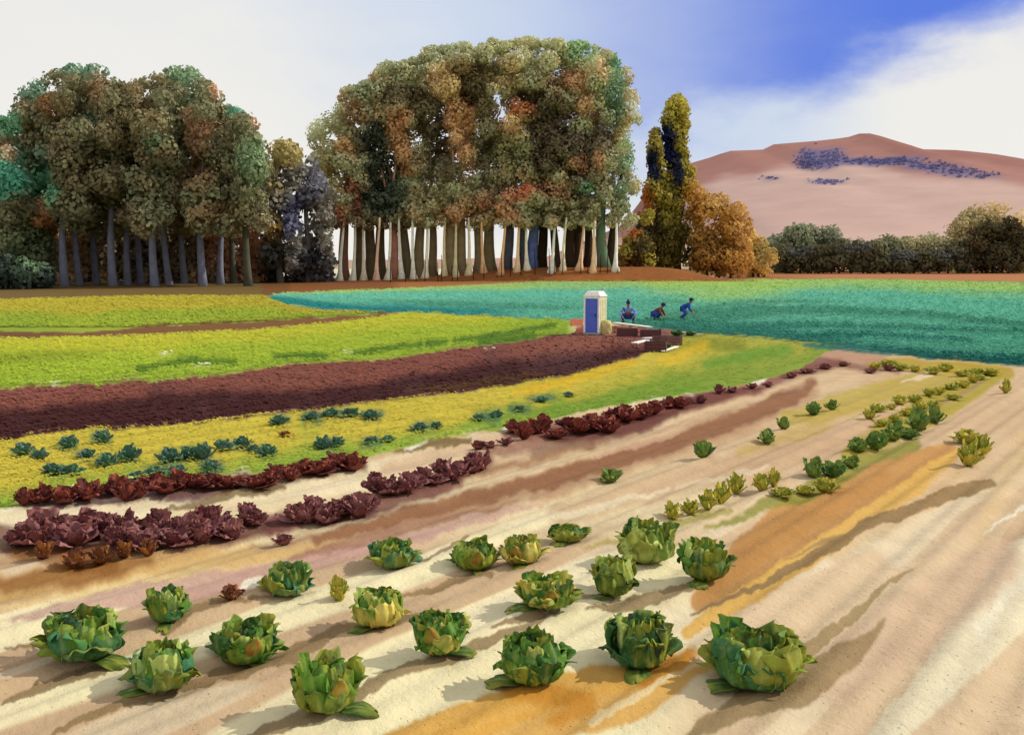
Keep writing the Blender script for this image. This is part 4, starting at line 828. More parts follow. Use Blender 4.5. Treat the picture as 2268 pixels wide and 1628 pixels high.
def cabbage(name, label, px_, py_, wpx, hpx, pal, group=None, seed=0, rust=None, nouter=7, cat='cabbage'):
    r = np.random.default_rng(seed + 4000); g = at(px_, py_); d = math.hypot(g.x, g.y); m = math.sqrt(g.x ** 2 + g.y ** 2 + CAMH ** 2) / F
    R_ = wpx * m / 2; Hh = hpx * m * 1.03 
    g = g + Vector((g.x / d, g.y / d, 0)) * R_ * .45; g.z = float(Z(g.x, g.y))
    zs = max(Hh - R_ * .40, R_ * .5) / .92
    S_ = np.array([R_, R_, zs]); e = empty(name, g); tag(e, label, cat, group)
    a0 = r.random() * 6.28
    def col_(): return GR[pal[r.integers(len(pal))]]
    # outer leaves, one part each: broad, crinkled, partly folded back
    for k in range(nouter):
        h_ = r.uniform(.55, .98); out_ = r.uniform(.80, 1.0); fl_ = r.uniform(.76, 1.2)
        if k % 2: h_ *= .78; fl_ = r.uniform(1.15, 1.5); out_ = r.uniform(.78, .88)
        prof = [(.06, .02), (.42, .04), (.72, .14), (out_ * .93, .34 * h_), (out_ * 1.0, .58 * h_), (out_ * (fl_ + 1) / 2, .80 * h_), (out_ * fl_, h_ * r.uniform(.82, 1.0))]
        V_, F_, uv = leafsurf(prof, r.uniform(.50, .74), .24, r.uniform(.09, .15), 25, 18, r.random() * 6, r.uniform(2.6, 4.6), tipw=r.choice([.5, .9, 1.0, 1.1, 1.1]))
        V_ = crinkle(rot(V_, a0 + k * 6.283 / nouter + r.normal(0, .14)), r, .055) * S_
        o = mesh('outer_leaf', V_, F_, M_cab, leafcolor(uv, col_(), col_(), r), e, smooth=True)
        md = o.modifiers.new('thick', 'SOLIDIFY'); md.thickness = .005; md.offset = 0
    for k in range(1):    # a torn lower leaf sprawling on the soil
        V_, F_, uv = leafsurf([(.1, .03), (.55, .05), (.95, .09), (1.15, .05), (1.32, .02)], r.uniform(.32, .42), -.1, .07, 13, 11, r.random() * 6, 2.5, tipw=r.uniform(.1, .6))
        V_ = crinkle(rot(V_, math.atan2(-g.y, -g.x) + r.uniform(-1.5, 1.5)), r, .06) * np.array([R_, R_, R_ * .9])
        o = mesh('outer_leaf', V_, F_, M_cab, leafcolor(uv, GR['dk'], GR['ol'], r), e, smooth=True); o.modifiers.new('thick', 'SOLIDIFY').thickness = .006
    # head: wrapped leaves round a firm core
    Vs = []; Fs = []; Cs = []; n0 = 0
    def add(V_, F_, C_):
        nonlocal n0
        Vs.append(V_); Fs.extend([tuple(i + n0 for i in q) for q in F_]); Cs.append(C_); n0 += len(V_)
    for ring, (nk, ro, top, wd) in enumerate([(5, .82, .86, .62), (4, .62, .92, .54), (4, .40, .90, .42), (3, .22, .84, .28)]):
        for k in range(nk):
            h_ = top * r.uniform(.88, 1.06); ro_ = ro * r.uniform(.9, 1.1); cl = r.uniform(.6, 1.25)
            prof = [(.05, .05), (ro_ * .6, .12), (ro_ * .92, .32 * h_), (ro_, .56 * h_), (ro_ * (1 + cl) / 2, .80 * h_), (ro_ * cl, h_)]
            V_, F_, uv = leafsurf(prof, wd * r.uniform(.75, 1.1), .2, r.uniform(.08, .13), 21, 15, r.random() * 6, r.uniform(2.4, 4.4), tipw=r.uniform(.85, 1.15))
            c1 = col_(); c2 = [GR['dk'], GR['yg'], GR['gr'], GR['dk'], GR['ol'], GR['lt']][r.integers(6)] if ring < 2 else [GR['yg'], GR['ol'], GR['gr'], GR['dk'], GR['bl'], GR['dk']][r.integers(6)]
            add(crinkle(rot(V_, a0 + ring * .5 + k * 6.283 / nk + r.normal(0, .2)), r, .03) * S_, F_, leafcolor(uv, c1, c2, r))
    # core
    nu_, nv_ = 12, 8; V_ = []
    for j in range(nv_ + 1):
        for i in range(nu_):
            ph = math.pi * j / nv_; th = 2 * math.pi * i / nu_; V_.append((.36 * math.sin(ph) * math.cos(th), .36 * math.sin(ph) * math.sin(th), .34 + .30 * math.cos(ph)))
    F_ = [(j * nu_ + i, (j + 1) * nu_ + i, (j + 1) * nu_ + (i + 1) % nu_, j * nu_ + (i + 1) % nu_) for j in range(nv_) for i in range(nu_)]
    V_ = np.array(V_); add(V_ * S_, F_, np.tile(lin(GR['dk'], KC), (len(V_), 1)))
    hd = mesh('head', np.concatenate(Vs), Fs, M_cab, np.concatenate(Cs), e, smooth=True)
    if rust:
        V_, F_, uv = leafsurf([(.2, .1), (.5, .12), (.78, .3), (.9, .5), (.92, .7)], .36, .3, .06, 9, 9, 1.0, 2)
        ad = math.atan2(-g.y, -g.x) + rust
        o = mesh('outer_leaf', rot(V_, ad) * S_ * 1.12, F_, M_cab, leafcolor(uv, GR['ru'], GR['ol'], r), e, smooth=True); o['label'] = 'withered rust brown leaf'
        o.modifiers.new('thick', 'SOLIDIFY').thickness = .008
    return e
cabs = [
 (190, 1480, 172, 128, ['tl', 'ol', 'dk', 'gr'], 'big cabbage nearest the left edge, teal left leaves and olive right leaves', 0),
 (365, 1542, 148, 122, ['gr', 'tl', 'lt', 'ol'], 'light green cabbage in the front row, second from the left edge', 0),
 (545, 1478, 150, 116, ['dk', 'tl', 'gr', 'yg'], 'round cabbage with dark teal left leaves, between the two front left cabbages', .3),
 (725, 1588, 160, 142, ['gr', 'ol', 'yg', 'dk'], 'cabbage closest to the bottom edge, golden left leaves and bright green right leaf', .4),
 (840, 1392, 126, 108, ['gr', 'yg', 'dk', 'gd'], 'striped light and dark green cabbage with a golden outer leaf', 0),
 (972, 1455, 128, 118, ['dk', 'gr', 'gd', 'gr'], 'cabbage with a rust brown leaf on its left front', -.3),
 (1182, 1520, 165, 140, ['dk', 'gr', 'yg', 'dk'], 'dark green cabbage with leaves spilling onto the ochre earth', 0),
 (1415, 1488, 158, 145, ['dk', 'bl', 'tl', 'yg'], 'darkest cabbage with a deep green heart, beside the ochre earth', 0),
 (1675, 1528, 222, 165, ['ol', 'yg', 'tl', 'gr'], 'largest cabbage, olive leaves and pale heart, rightmost in the front row', 0),
 (1210, 1355, 142, 96, ['gr', 'ol', 'gd', 'gr'], 'wide cabbage with golden spiky tips, behind the one spilling leaves', .2),
 (1358, 1328, 106, 110, ['ol', 'yg', 'ol', 'dk'], 'smooth olive cabbage below the tall one', 0),
 (1432, 1252, 134, 118, ['yg', 'ol', 'lt', 'gr'], 'tall spreading yellow green cabbage with open leaves', 0),
 (1560, 1290, 114, 112, ['gr', 'ol', 'dk', 'gr'], 'cabbage at the rim of the ochre sweep with a dark pointed right leaf', 0),
 (372, 1380, 92, 90, ['gr', 'tl', 'ol'], 'small green cabbage standing alone with a dark teal upright leaf', 0),
 (640, 1325, 112, 86, ['tl', 'ol', 'ol'], 'teal topped small cabbage right of the withered plant', 0),
 (870, 1262, 112, 82, ['tl', 'ol', 'yg'], 'teal and olive cabbage at the upper left of the rows', 0),
 (1052, 1268, 104, 84, ['gr', 'dk', 'ol', 'yg'], 'green cabbage left of its twin at the middle of the picture', .2),
 (1155, 1252, 104, 82, ['ol', 'dk', 'gd', 'ol'], 'olive cabbage with a dark heart, right of its green twin', -.3),
 (1256, 1202, 100, 52, ['ol', 'yg', 'dk'], 'flat olive cabbage above the golden tipped one', 0),
]
for i, (x, y, w_, h_, pal, lab, ru) in enumerate(cabs):
    cabbage('cabbage', lab, x, y, w_ * .93, h_ * .93, pal, 'cabbages in the sandy foreground', i, ru, 8 if w_ > 140 else 7)

def rosette(name, R_, Hh, pal, seed, nl=14, ruf=.12, spread=1.0):
    """small plant as one mesh"""
    r = np.random.default_rng(seed); Vs = []; Fs = []; Cs = []; n0 = 0
    for k in range(nl):
        f = k / nl; up = .45 + .55 * f; o_ = spread * (1 - .66 * f) * r.uniform(.6, 1.15)
        prof = [(.05, 0), (.3 * o_, .15 * up), (.65 * o_, .45 * up), (.9 * o_, .8 * up), (o_, 1.0 * up * r.uniform(.85, 1.1))]
        V_, F_, uv = leafsurf(prof, r.uniform(.36, .54), .3, ruf * .8, 13, 10, r.random() * 6, r.uniform(2.5, 4.4), tipw=r.uniform(.5, 1.0))
        V_ = crinkle(rot(V_, k * 2.4 + r.normal(0, .3)), r, .08) * np.array([R_, R_, Hh])
        c1 = pal[r.integers(len(pal))]; c2 = pal[r.integers(len(pal))]; n = r.random()
        al = np.clip(uv[:, 1] + r.normal(0, .15), 0, 1)[:, None]
        Cs.append(lin(c1, .62) * (1 - al) + lin(c2, .62) * al); Vs.append(V_); Fs += [tuple(i + n0 for i in q) for q in F_]; n0 += len(V_)
    o = mesh(name, np.concatenate(Vs), Fs, M_cab, np.concatenate(Cs), None, smooth=True); return o
class Proto:
    def __init__(s, objs): s.o = objs; s.used = [False] * len(objs)
    def put(s, k, px_, py_, wpx, hpx, label, cat, group, rz=None, base_r=.5, base_h=.5):
        g = at(px_, py_); m = math.sqrt(g.x ** 2 + g.y ** 2 + CAMH ** 2) / F
        k = k % len(s.o); o = s.o[k]
        if s.used[k]: o = o.copy(); COL.objects.link(o)
        s.used[k] = True
        Rr = wpx * m / 2; o.location = g + Vector((0, 1, 0)) * Rr * .4; o.location.z = float(Z(o.location.x, o.location.y))
        o.scale = (Rr / base_r, Rr / base_r, max(hpx * m * .95, .05) / base_h); o.rotation_euler = (0, 0, rng.uniform(0, 6.28) if rz is None else rz)
        tag(o, label, cat, group); return o
REDD = [(106, 50, 42), (124, 62, 48), (84, 40, 38)]; PURP = [(112, 66, 64), (94, 50, 54), (128, 86, 86)]; BRWN = [(112, 70, 36), (134, 84, 40), (92, 54, 40)]
pr_red = Proto([rosette('red_lettuce', .5, .5, REDD, 10 + q, 13) for q in range(5)])
pr_pur = Proto([rosette('purple_lettuce', .5, .5, PURP, 20 + q, 13) for q in range(5)])
pr_brn = Proto([rosette('brown_lettuce', .5, .5, BRWN, 30 + q, 12) for q in range(3)])
def along(pts, n):
    a = np.array(pts, float); d = np.r_[0, np.cumsum(np.hypot(*np.diff(a[:, :2], axis=0).T))]; t = np.linspace(0, d[-1], n)
    return [tuple(np.interp(q, d, a[:, k]) for k in range(a.shape[1])) for q in t]
lab_r = 'dark red lettuce in the row right beneath the yellow green strip, lower left'
for i, (x, y, w_) in enumerate(along([(45, 1122, 56), (130, 1112, 52), (230, 1108, 56), (380, 1096, 60), (520, 1084, 66), (660, 1060, 66), (780, 1040, 64)], 27)):
    pr_red.put(i, x + rng.uniform(-8, 8), y + rng.uniform(-10, 9), w_ * rng.uniform(.8, 1.6), rng.uniform(26, 46), 'dark red lettuce, %s from the left in the row beneath the yellow strip' % ORD(i), 'lettuce', 'dark red lettuces under the yellow green strip')
for i, (x, y, w_) in enumerate(along([(1140, 968, 44), (1220, 968, 52), (1290, 962, 56), (1360, 950, 56), (1420, 925, 46), (1500, 900, 40)], 17)):
    pr_red.put(i, x + rng.uniform(-8, 8), y + rng.uniform(-14, 10), w_ * rng.uniform(1.2, 1.7), rng.uniform(26, 50) * (1 if x < 1400 else .7), 'dark red lettuce, %s from the left in the clump on pink soil' % ORD(i), 'lettuce', 'dark red lettuces right of the middle')
for i, (x, y, w_) in enumerate(along([(30, 1205, 70), (120, 1212, 78), (240, 1215, 80), (380, 1212, 80), (480, 1200, 80), (560, 1180, 60)], 26)):
    pr_pur.put(i, x + rng.uniform(-10, 10), y + rng.uniform(-24, 12), w_ * rng.uniform(.8, 1.5), rng.uniform(38, 66), 'purple lettuce, %s from the left edge in the thick row above golden soil' % ORD(i), 'lettuce', 'purple lettuces at the left')
for i, (x, y, w_) in enumerate(along([(655, 1165, 62), (740, 1160, 64), (810, 1140, 60)], 9)):
    pr_pur.put(i + 1, x, y + rng.uniform(-16, 8), w_ * 1.4, rng.uniform(38, 60), 'purple lettuce, %s from the left in the short middle purple clump' % ORD(i), 'lettuce', 'purple lettuces of the middle clump')
for i, (x, y, w_) in enumerate(along([(830, 1105, 60), (900, 1092, 60), (960, 1070, 56), (1020, 1062, 60), (1065, 1045, 50)], 12)):
    pr_pur.put(i, x, y + rng.uniform(-14, 8), w_ * 1.35, rng.uniform(30, 54), 'purple lettuce, %s from the left in the uppermost purple clump by brown soil' % ORD(i), 'lettuce', 'purple lettuces at the upper end')
for i, (x, y, w_) in enumerate([(90, 1240, 50), (160, 1262, 60), (215, 1255, 60), (270, 1240, 46), (325, 1235, 40)]):
    pr_brn.put(i, x, y, w_ * 1.2, 44, 'golden brown withered lettuce below the purple row, %s from the left' % ORD(i), 'lettuce', 'brown lettuces below the purple row')
for i, (x, y, w_) in enumerate([(1755, 838, 26), (1790, 828, 30), (1830, 818, 30), (1870, 812, 24), (1930, 828, 24), (1970, 822, 22)]):
    pr_pur.put(i, x, y, w_ * 1.5, 13, 'small purple plant near the far field corner, %s from the left' % ORD(i), 'lettuce', 'purple plants near the far corner')
for i, (x, y, w_) in enumerate(along([(1060, 1000, 40), (1120, 985, 44)], 3) + along([(1520, 893, 34), (1600, 880, 30), (1700, 855, 26)], 6)):
    pr_pur.put(i, x + rng.uniform(-8, 8), y + rng.uniform(-8, 8), w_ * 1.2, rng.uniform(14, 24), 'low purple brown lettuce, %s from the left on the thinning maroon band' % ORD(i), 'lettuce', 'low lettuces of the thinning maroon band')
# purple small by the pink wash
pr_pur.put(2, 625, 1208, 60, 26, 'flat pale purple lettuce lying between the purple row and the pink soil', 'lettuce', None)
pr_brn.put(0, 508, 1332, 66, 36, 'single withered rust orange plant between two small cabbages', 'withered plant', None)
pr_brn.put(1, 630, 968, 36, 14, 'tiny red brown plant alone on the yellow strip', 'plant', None)
# blue green plants on the yellow strip
pr_teal = Proto([rosette('kale_plant', .5, .5, [(58, 96, 76), (76, 112, 84), (70, 92, 88)], 40 + q, 16, ruf=.10) for q in range(3)])
spots = [(45, 1008, 50, 26), (85, 1020, 40, 26), (150, 996, 46, 30), (225, 984, 44, 32), (190, 1018, 40, 20), (235, 1036, 44, 34), (282, 1024, 50, 38), (110, 1050, 44, 20), (150, 1054, 50, 24), (370, 1026, 50, 34), (410, 1018, 44, 30), (445, 1022, 50, 40), (490, 1000, 50, 26), (535, 992, 44, 26), (590, 1012, 44, 28), (560, 1006, 36, 22),
         (615, 944, 44, 24), (690, 934, 44, 22), (730, 926, 44, 20), (775, 924, 50, 22), (820, 930, 48, 24), (715, 995, 46, 32), (745, 990, 40, 26), (820, 986, 46, 20), (860, 980, 34, 16), (930, 956, 40, 20), (965, 950, 34, 16), (1060, 934, 36, 18), (1100, 926, 36, 18), (340, 1056, 50, 22), (390, 1054, 46, 24), (300, 1064, 40, 20), (465, 1046, 44, 30), (1150, 912, 34, 14), (1200, 892, 36, 14), (1260, 880, 30, 12)]
for i, (x, y, w_, h_) in enumerate(sorted(spots)):
    pr_teal.put(i, x, y, w_ * 1.1, h_, 'blue green kale plant on the yellow strip, %s from the left' % ORD(i), 'kale', 'blue green plants on the yellow strip')
# olive young plants
OL = [(140, 138, 52), (160, 148, 58), (118, 126, 50)]; OG = [(86, 112, 50), (110, 126, 56), (72, 98, 50)]
pr_ol = Proto([rosette('young_plant', .5, .5, OL, 50 + q, 11) for q in range(3)])
pr_og = Proto([rosette('young_plant', .5, .5, OG, 60 + q, 11) for q in range(3)])
for i, (x, y, w_, h_) in enumerate([(1490, 1152, 50, 44), (1530, 1142, 46, 40), (1570, 1132, 50, 56), (1600, 1118, 46, 54), (1632, 1096, 44, 54), (1690, 1088, 50, 50), (1716, 1080, 40, 46), (1740, 1105, 60, 24), (1786, 1100, 50, 26)]):
    pr_ol.put(i, x, y, w_ * 1.1, h_, 'mustard yellow young plant, %s from the left in the curving row' % ORD(i), 'young plant', 'mustard plants in the curving row')
for i, (x, y, w_, h_) in enumerate([(1806, 1060, 56, 52), (1850, 1062, 60, 40), (1830, 1092, 60, 40), (1905, 1004, 56, 34), (1945, 1000, 56, 44), (1985, 980, 54, 44), (2040, 958, 60, 54), (2015, 975, 50, 24), (2075, 940, 40, 40), (1890, 1040, 50, 30)]):
    (pr_og if i != 2 else pr_ol).put(i, x, y, w_ * 1.2, h_, 'dark olive young plant, %s in the bushy upper end of the curving row' % ORD(i), 'young plant', 'olive plants in the upper curving row')
singles = [(1352, 1072, 62, 40, 'lowest and leftmost of the small dark plants on the brown tilled soil'), (1558, 1014, 54, 44, 'small dark plant on the brown soil right of the lowest one'), (1702, 984, 46, 34, 'small dark green plant in the pair below the olive patch, left one'), (1738, 952, 44, 30, 'small dark green plant in the pair below the olive patch, right one'), (1806, 920, 44, 32, 'soft green plant on the olive patch, left of two'), (1845, 908, 34, 24, 'soft green plant on the olive patch, right of two')]
for i, (x, y, w_, h_, l_) in enumerate(singles): pr_og.put(i, x, y, w_ * 1.1, h_, l_, 'young plant', 'small dark plants on the brown soil')
for i, (x, y, w_, h_) in enumerate([(2150, 1035, 50, 60), (2180, 1010, 40, 50), (2148, 985, 60, 36)]): pr_ol.put(i, x, y, w_ * 1.2, h_, ['lowest', 'rightmost', 'topmost'][i] + ' olive gold plant in the separate clump near the right edge', 'young plant', 'olive gold clump near the right edge')
pr_ol.put(1, 2230, 872, 26, 34, 'single small green plant by the right edge under the blue green field', 'young plant', None)
pr_ol.put(0, 748, 1336, 66, 60, 'pointed pale olive young plant between two cabbages, left of the middle', 'young plant', None)
for i, (x, y) in enumerate(along([(1930, 925), (2000, 900), (2080, 872), (2150, 850), (2200, 832)], 12) + along([(1940, 815), (2030, 822), (2120, 830), (2200, 838)], 9) + along([(1960, 950), (2040, 915), (2110, 890)], 6)):
    pr_ol.put(i, x + rng.uniform(-10, 10), y + rng.uniform(-5, 5), rng.uniform(34, 50), rng.uniform(12, 24), 'small olive plant, number %s in the patch below the blue green field' % ORD(i), 'young plant', 'olive plants of the far right patch')

# soil clods in the foreground
r = np.random.default_rng(9)
n = 3200; t = r.random(n); Yc = 1 / (1 / 6.5 + (1 / 24 - 1 / 6.5) * t); Uc = r.uniform(-.6, .6, n); Xc = Uc * Yc; zc = Z(Xc, Yc); pc, qc = proj(Xc, Yc, zc); Cc, rg = layers(pc, qc); ok = (rg == 0) & (qc > 1000)
Xc, Yc, zc, Cc = Xc[ok], Yc[ok], zc[ok], Cc[ok]
oct_ = np.array([(1, 0, 0), (0, 1, 0), (-1, 0, 0), (0, -1, 0), (0, 0, 1), (0, 0, -1)], float); of = np.array([(0, 1, 4), (1, 2, 4), (2, 3, 4), (3, 0, 4), (1, 0, 5), (2, 1, 5), (3, 2, 5), (0, 3, 5)])
sz = r.uniform(.004, .013, len(Xc)); Vc = np.stack([Xc, Yc, zc], 1)[:, None] + oct_[None] * (1 + r.normal(0, .2, (len(Xc), 6, 1))) * sz[:, None, None] * np.array([1, 1, .7])
o = mesh('soil_clods', Vc.reshape(-1, 3), (of[None] + 6 * np.arange(len(Xc))[:, None, None]).reshape(-1, 3), M_ground, np.repeat(Cc * 1.05, 6, 0)); tag(o, 'small crumbs of soil strewn over the sandy foreground', 'soil', None, 'stuff')

# ------------------------------------------------------------------ toilet, crates and workers
def bm_obj(name, fn, mat, parent=None, bevel=0.0):
    bm = bmesh.new(); fn(bm); me = bpy.data.meshes.new(name); 
    bmesh.ops.recalc_face_normals(bm, faces=bm.faces); bm.to_mesh(me); bm.free(); me.materials.append(mat)
    o = bpy.data.objects.new(name, me); COL.objects.link(o)
    if parent: o.parent = parent
    if bevel: b = o.modifiers.new('bevel', 'BEVEL'); b.width = bevel; b.segments = 2
    return o
def box(bm, c, s, rz=0, rx=0, ry=0):
    v = bmesh.ops.create_cube(bm, size=1, matrix=Matrix.Translation(c) @ Matrix.Rotation(rz, 4, 'Z') @ Matrix.Rotation(rx, 4, 'X') @ Matrix.Rotation(ry, 4, 'Y') @ Matrix.Diagonal((*s, 1)))
    return v['verts']
M_blue = solid('blue_plastic', (78, 98, 196), .95, .45); M_cream = solid('cream_plastic', (206, 202, 164), .95, .5); M_white = solid('white_plastic', (232, 230, 226), 1.0, .5)
M_grey = solid('grey_plastic', (150, 152, 150), 1, .5); M_dark = solid('dark_metal', (50, 46, 48), 1, .5)
g = at(1318, 741); t = empty('portable_toilet', g, -R(24) - math.atan2(g.x, g.y)); tag(t, 'portable toilet with blue door, cream side and white roof beside the crates', 'toilet')
Wt = .86; Dt = .86; Ht = 2.0
bm_obj('base', lambda b: (box(b, (0, 0, .07), (Wt + .04, Dt + .04, .10)), box(b, (-.3, 0, .01), (.12, Dt + .1, .06)), box(b, (.3, 0, .01), (.12, Dt + .1, .06))), M_grey, t, .01)
def walls(b):
    box(b, (-Wt / 2 + .025, 0, 1.0), (.05, Dt, 1.76)); box(b, (Wt / 2 - .025, 0, 1.0), (.05, Dt, 1.76)); box(b, (0, Dt / 2 - .025, 1.0), (Wt - .1, .05, 1.76))
    for k in range(4): box(b, (Wt / 2 + .008, -.3 + .2 * k, 1.0), (.02, .05, 1.5)); box(b, (-Wt / 2 - .008, -.3 + .2 * k, 1.0), (.02, .05, 1.5))
bm_obj('wall', walls, M_cream, t, .006)
def frame(b):
    box(b, (-Wt / 2 + .05, -Dt / 2 - .012, 1.0), (.10, .05, 1.76)); box(b, (Wt / 2 - .05, -Dt / 2 - .012, 1.0), (.10, .05, 1.76)); box(b, (0, -Dt / 2 - .012, 1.84), (Wt - .2, .05, .08))
bm_obj('door_frame', frame, M_white, t, .006)
def door(b):
    box(b, (0, -Dt / 2 - .01, .96), (Wt - .21, .04, 1.66)); box(b, (0, -Dt / 2 - .035, 1.35), (Wt - .34, .02, .6)); box(b, (0, -Dt / 2 - .035, .55), (Wt - .34, .02, .6))
dr = bm_obj('door', door, M_blue, t, .006)
bm_obj('handle', lambda b: box(b, (.22, -Dt / 2 - .07, .98), (.04, .04, .16)), M_dark, dr, .005)
def roof(b):
    box(b, (0, 0, 1.92), (Wt + .08, Dt + .08, .08))
    vs_ = box(b, (0, 0, 2.06), (Wt + .02, Dt + .02, .20))
    for v_ in vs_:
        if v_.co.z > 2.1: v_.co.x *= .72; v_.co.y *= .72
rf = bm_obj('roof', roof, M_white, t, .03)
v_, f_ = tube([(.25, .25, 2.1), (.25, .25, 2.34)], [.045, .045], 10); mesh('vent_pipe', v_, f_, M_grey, None, rf)

def crate(name, label, x, y, w_, d_, h_, rz, mat, group=None, cat='crate', dz=0, tilt=0):
    g = at(x, y); e = empty(name, g + Vector((0, 0, dz)), rz); e.rotation_euler.x = tilt; tag(e, label, cat, group)
    def side(b, ax, s):
        for k in range(3):
            z = h_ * (.17 + .33 * k)
            if ax == 'y': box(b, (0, s * d_ / 2, z), (w_, .02, h_ * .26))
            else: box(b, (s * w_ / 2, 0, z), (.02, d_ - .03, h_ * .26))
    for ax in ('y', 'x'):
        for s in (-1, 1): bm_obj('side_panel', lambda b, ax=ax, s=s: side(b, ax, s), mat, e, .004)
    bm_obj('bottom', lambda b: box(b, (0, 0, .02), (w_ - .03, d_ - .03, .02)), mat, e)
    def posts(b):
        for sx_ in (-1, 1):
            for sy_ in (-1, 1): box(b, (sx_ * (w_ / 2 - .03), sy_ * (d_ / 2 - .03), h_ / 2), (.035, .035, h_))
    bm_obj('corner_posts', posts, mat, e)
    return e
M_salm = solid('salmon_crate', (222, 140, 112), .95); M_maroon = solid('maroon_crate', (78, 46, 48), .8); M_maroon2 = solid('plum_crate', (92, 60, 62), .8); M_beige = solid('woven_straw', (196, 182, 124), .95, .9, 20, .35, .6)
crate('crate', 'salmon pink crate left of the toilet, upper of two', 1277, 721, .66, .45, .38, .15, M_salm, cat='crate')
crate('crate', 'salmon brown crate in front of the toilet\'s left corner', 1292, 738, .7, .4, .24, -.2, solid('brown_pink_crate', (190, 126, 108), .95))
crate('crate', 'dark maroon crate just right of the straw sack', 1389, 745, .95, .5, .40, .05, M_maroon, 'dark crates on the bare earth')
crate('crate', 'dark maroon crate at the end of the white plank', 1441, 746, .98, .5, .34, -.08, M_maroon, 'dark crates on the bare earth')
crate('crate', 'nearest dark plum crate, at the tip of the yellow strip', 1452, 779, .85, .5, .42, -.25, M_maroon, 'dark crates on the bare earth')
crate('crate', 'dark plum crate at the right end of the pile', 1488, 764, .75, .5, .38, .3, M_maroon2, 'dark crates on the bare earth')
crate('crate', 'low grey plum crate between the plank and the nearest crate', 1463, 755, .7, .4, .24, .1, M_maroon2, 'dark crates on the bare earth')
# straw sack
g = at(1342, 742)
def sack(b):
    res = bmesh.ops.create_cone(b, cap_ends=True, segments=24, radius1=.27, radius2=.27, depth=.72, matrix=Matrix.Translation((0, 0, .36)))
    bmesh.ops.subdivide_edges(b, edges=[e_ for e_ in b.edges if abs(e_.verts[0].co.z - e_.verts[1].co.z) > .1], cuts=9)
    for v_ in b.verts:
        t_ = v_.co.z / .72; k_ = .86 + .26 * math.sin(t_ * 2.6) - .22 * (t_ > .88); a_ = math.atan2(v_.co.y, v_.co.x); k_ *= 1 + .05 * math.sin(a_ * 5 + t_ * 9)
        v_.co.x *= k_; v_.co.y *= k_ * .85
o = bm_obj('straw_sack', sack, M_beige); o.location = g; tag(o, 'bulging beige straw sack against the right side of the toilet', 'sack')
for pl in o.data.polygons: pl.use_smooth = True
# stool
g = at(1349, 758); e = empty('stool', g); tag(e, 'small brown stool on the bare earth in front of the straw sack', 'stool')
M_brn = solid('brown_wood', (150, 96, 66), .95)
bm_obj('seat', lambda b: box(b, (0, 0, .30), (.40, .28, .05)), M_brn, e, .01)
for sx_ in (-1, 1):
    for sy_ in (-1, 1): bm_obj('leg', lambda b, sx_=sx_, sy_=sy_: box(b, (sx_ * .17, sy_ * .10, .14), (.035, .035, .29), 0, 0, sx_ * -.15), M_brn, e)
# white planks
def plank(x0, y0, x1, y1, w_, lab, mat=M_white, h_=.06):
    a_ = at(x0, y0); b_ = at(x1, y1); c_ = (a_ + b_) / 2; d_ = b_ - a_
    o = bm_obj('plank', lambda b: (box(b, (0, 0, h_), (d_.length, w_, .05)), box(b, (-d_.length * .4, 0, .02), (.08, w_ * .9, .04)), box(b, (d_.length * .4, 0, .02), (.08, w_ * .9, .04))), mat, None, .006)
    o.location = (c_.x, c_.y, c_.z + .0); o.rotation_euler.z = math.atan2(d_.y, d_.x); tag(o, lab, 'plank', 'white planks by the crates')
plank(1362, 717, 1440, 727, .35, 'long white plank behind the dark maroon crates')
plank(1405, 763, 1432, 757, .30, 'short white plank left of the nearest plum crate')
plank(1425, 752, 1448, 751, .22, 'small white plank between the maroon and plum crates')
plank(1468, 781, 1500, 771, .14, 'thin white plank along the right foot of the pile')
# leaves in the pile
pr_g = Proto([rosette('leafy_bunch', .5, .5, [(46, 78, 36), (66, 96, 40), (40, 62, 44)], 70 + q, 12) for q in range(2)])
for i, (x, y, w_, h_, l_) in enumerate([(1500, 745, 44, 14, 'dark green leafy bunch behind the right end of the crate pile'), (1530, 744, 40, 10, 'flat dark green bunch at the tip of the blue green field'), (1478, 772, 30, 12, 'dark green bunch lying between the nearest crates')]):
    pr_g.put(i, x, y, w_, h_, l_, 'leafy bunch', None)

def skin(name, pts, edges, radii, mat, parent, root=0, sub=2):
    me = bpy.data.meshes.new(name); me.from_pydata(pts, edges, []); me.update(); me.materials.append(mat)
    o = bpy.data.objects.new(name, me); COL.objects.link(o); o.parent = parent
    s = o.modifiers.new('skin', 'SKIN'); s.use_smooth_shade = True
    for i, v in enumerate(me.skin_vertices[0].data):
        rr = radii[i]; v.radius = rr if isinstance(rr, tuple) else (rr, rr); v.use_root = (i == root)
    m = o.modifiers.new('sub', 'SUBSURF'); m.levels = sub; m.render_levels = sub
    return o
M_skin = solid('skin', (136, 84, 62), .9, .6); M_navy = solid('navy_cloth', (30, 30, 74), .8, .9); M_bluec = solid('blue_cloth', (44, 66, 150), .9, .9); M_bluel = solid('light_blue_cloth', (112, 136, 196), .9, .9)
M_brownc = solid('brown_cloth', (150, 76, 40), .85, .9); M_maroonc = solid('maroon_cloth', (96, 50, 48), .85, .9); M_whitec = solid('white_cloth', (226, 224, 220), 1, .9); M_hair = solid('dark_hair', (26, 20, 30), .9, .8)
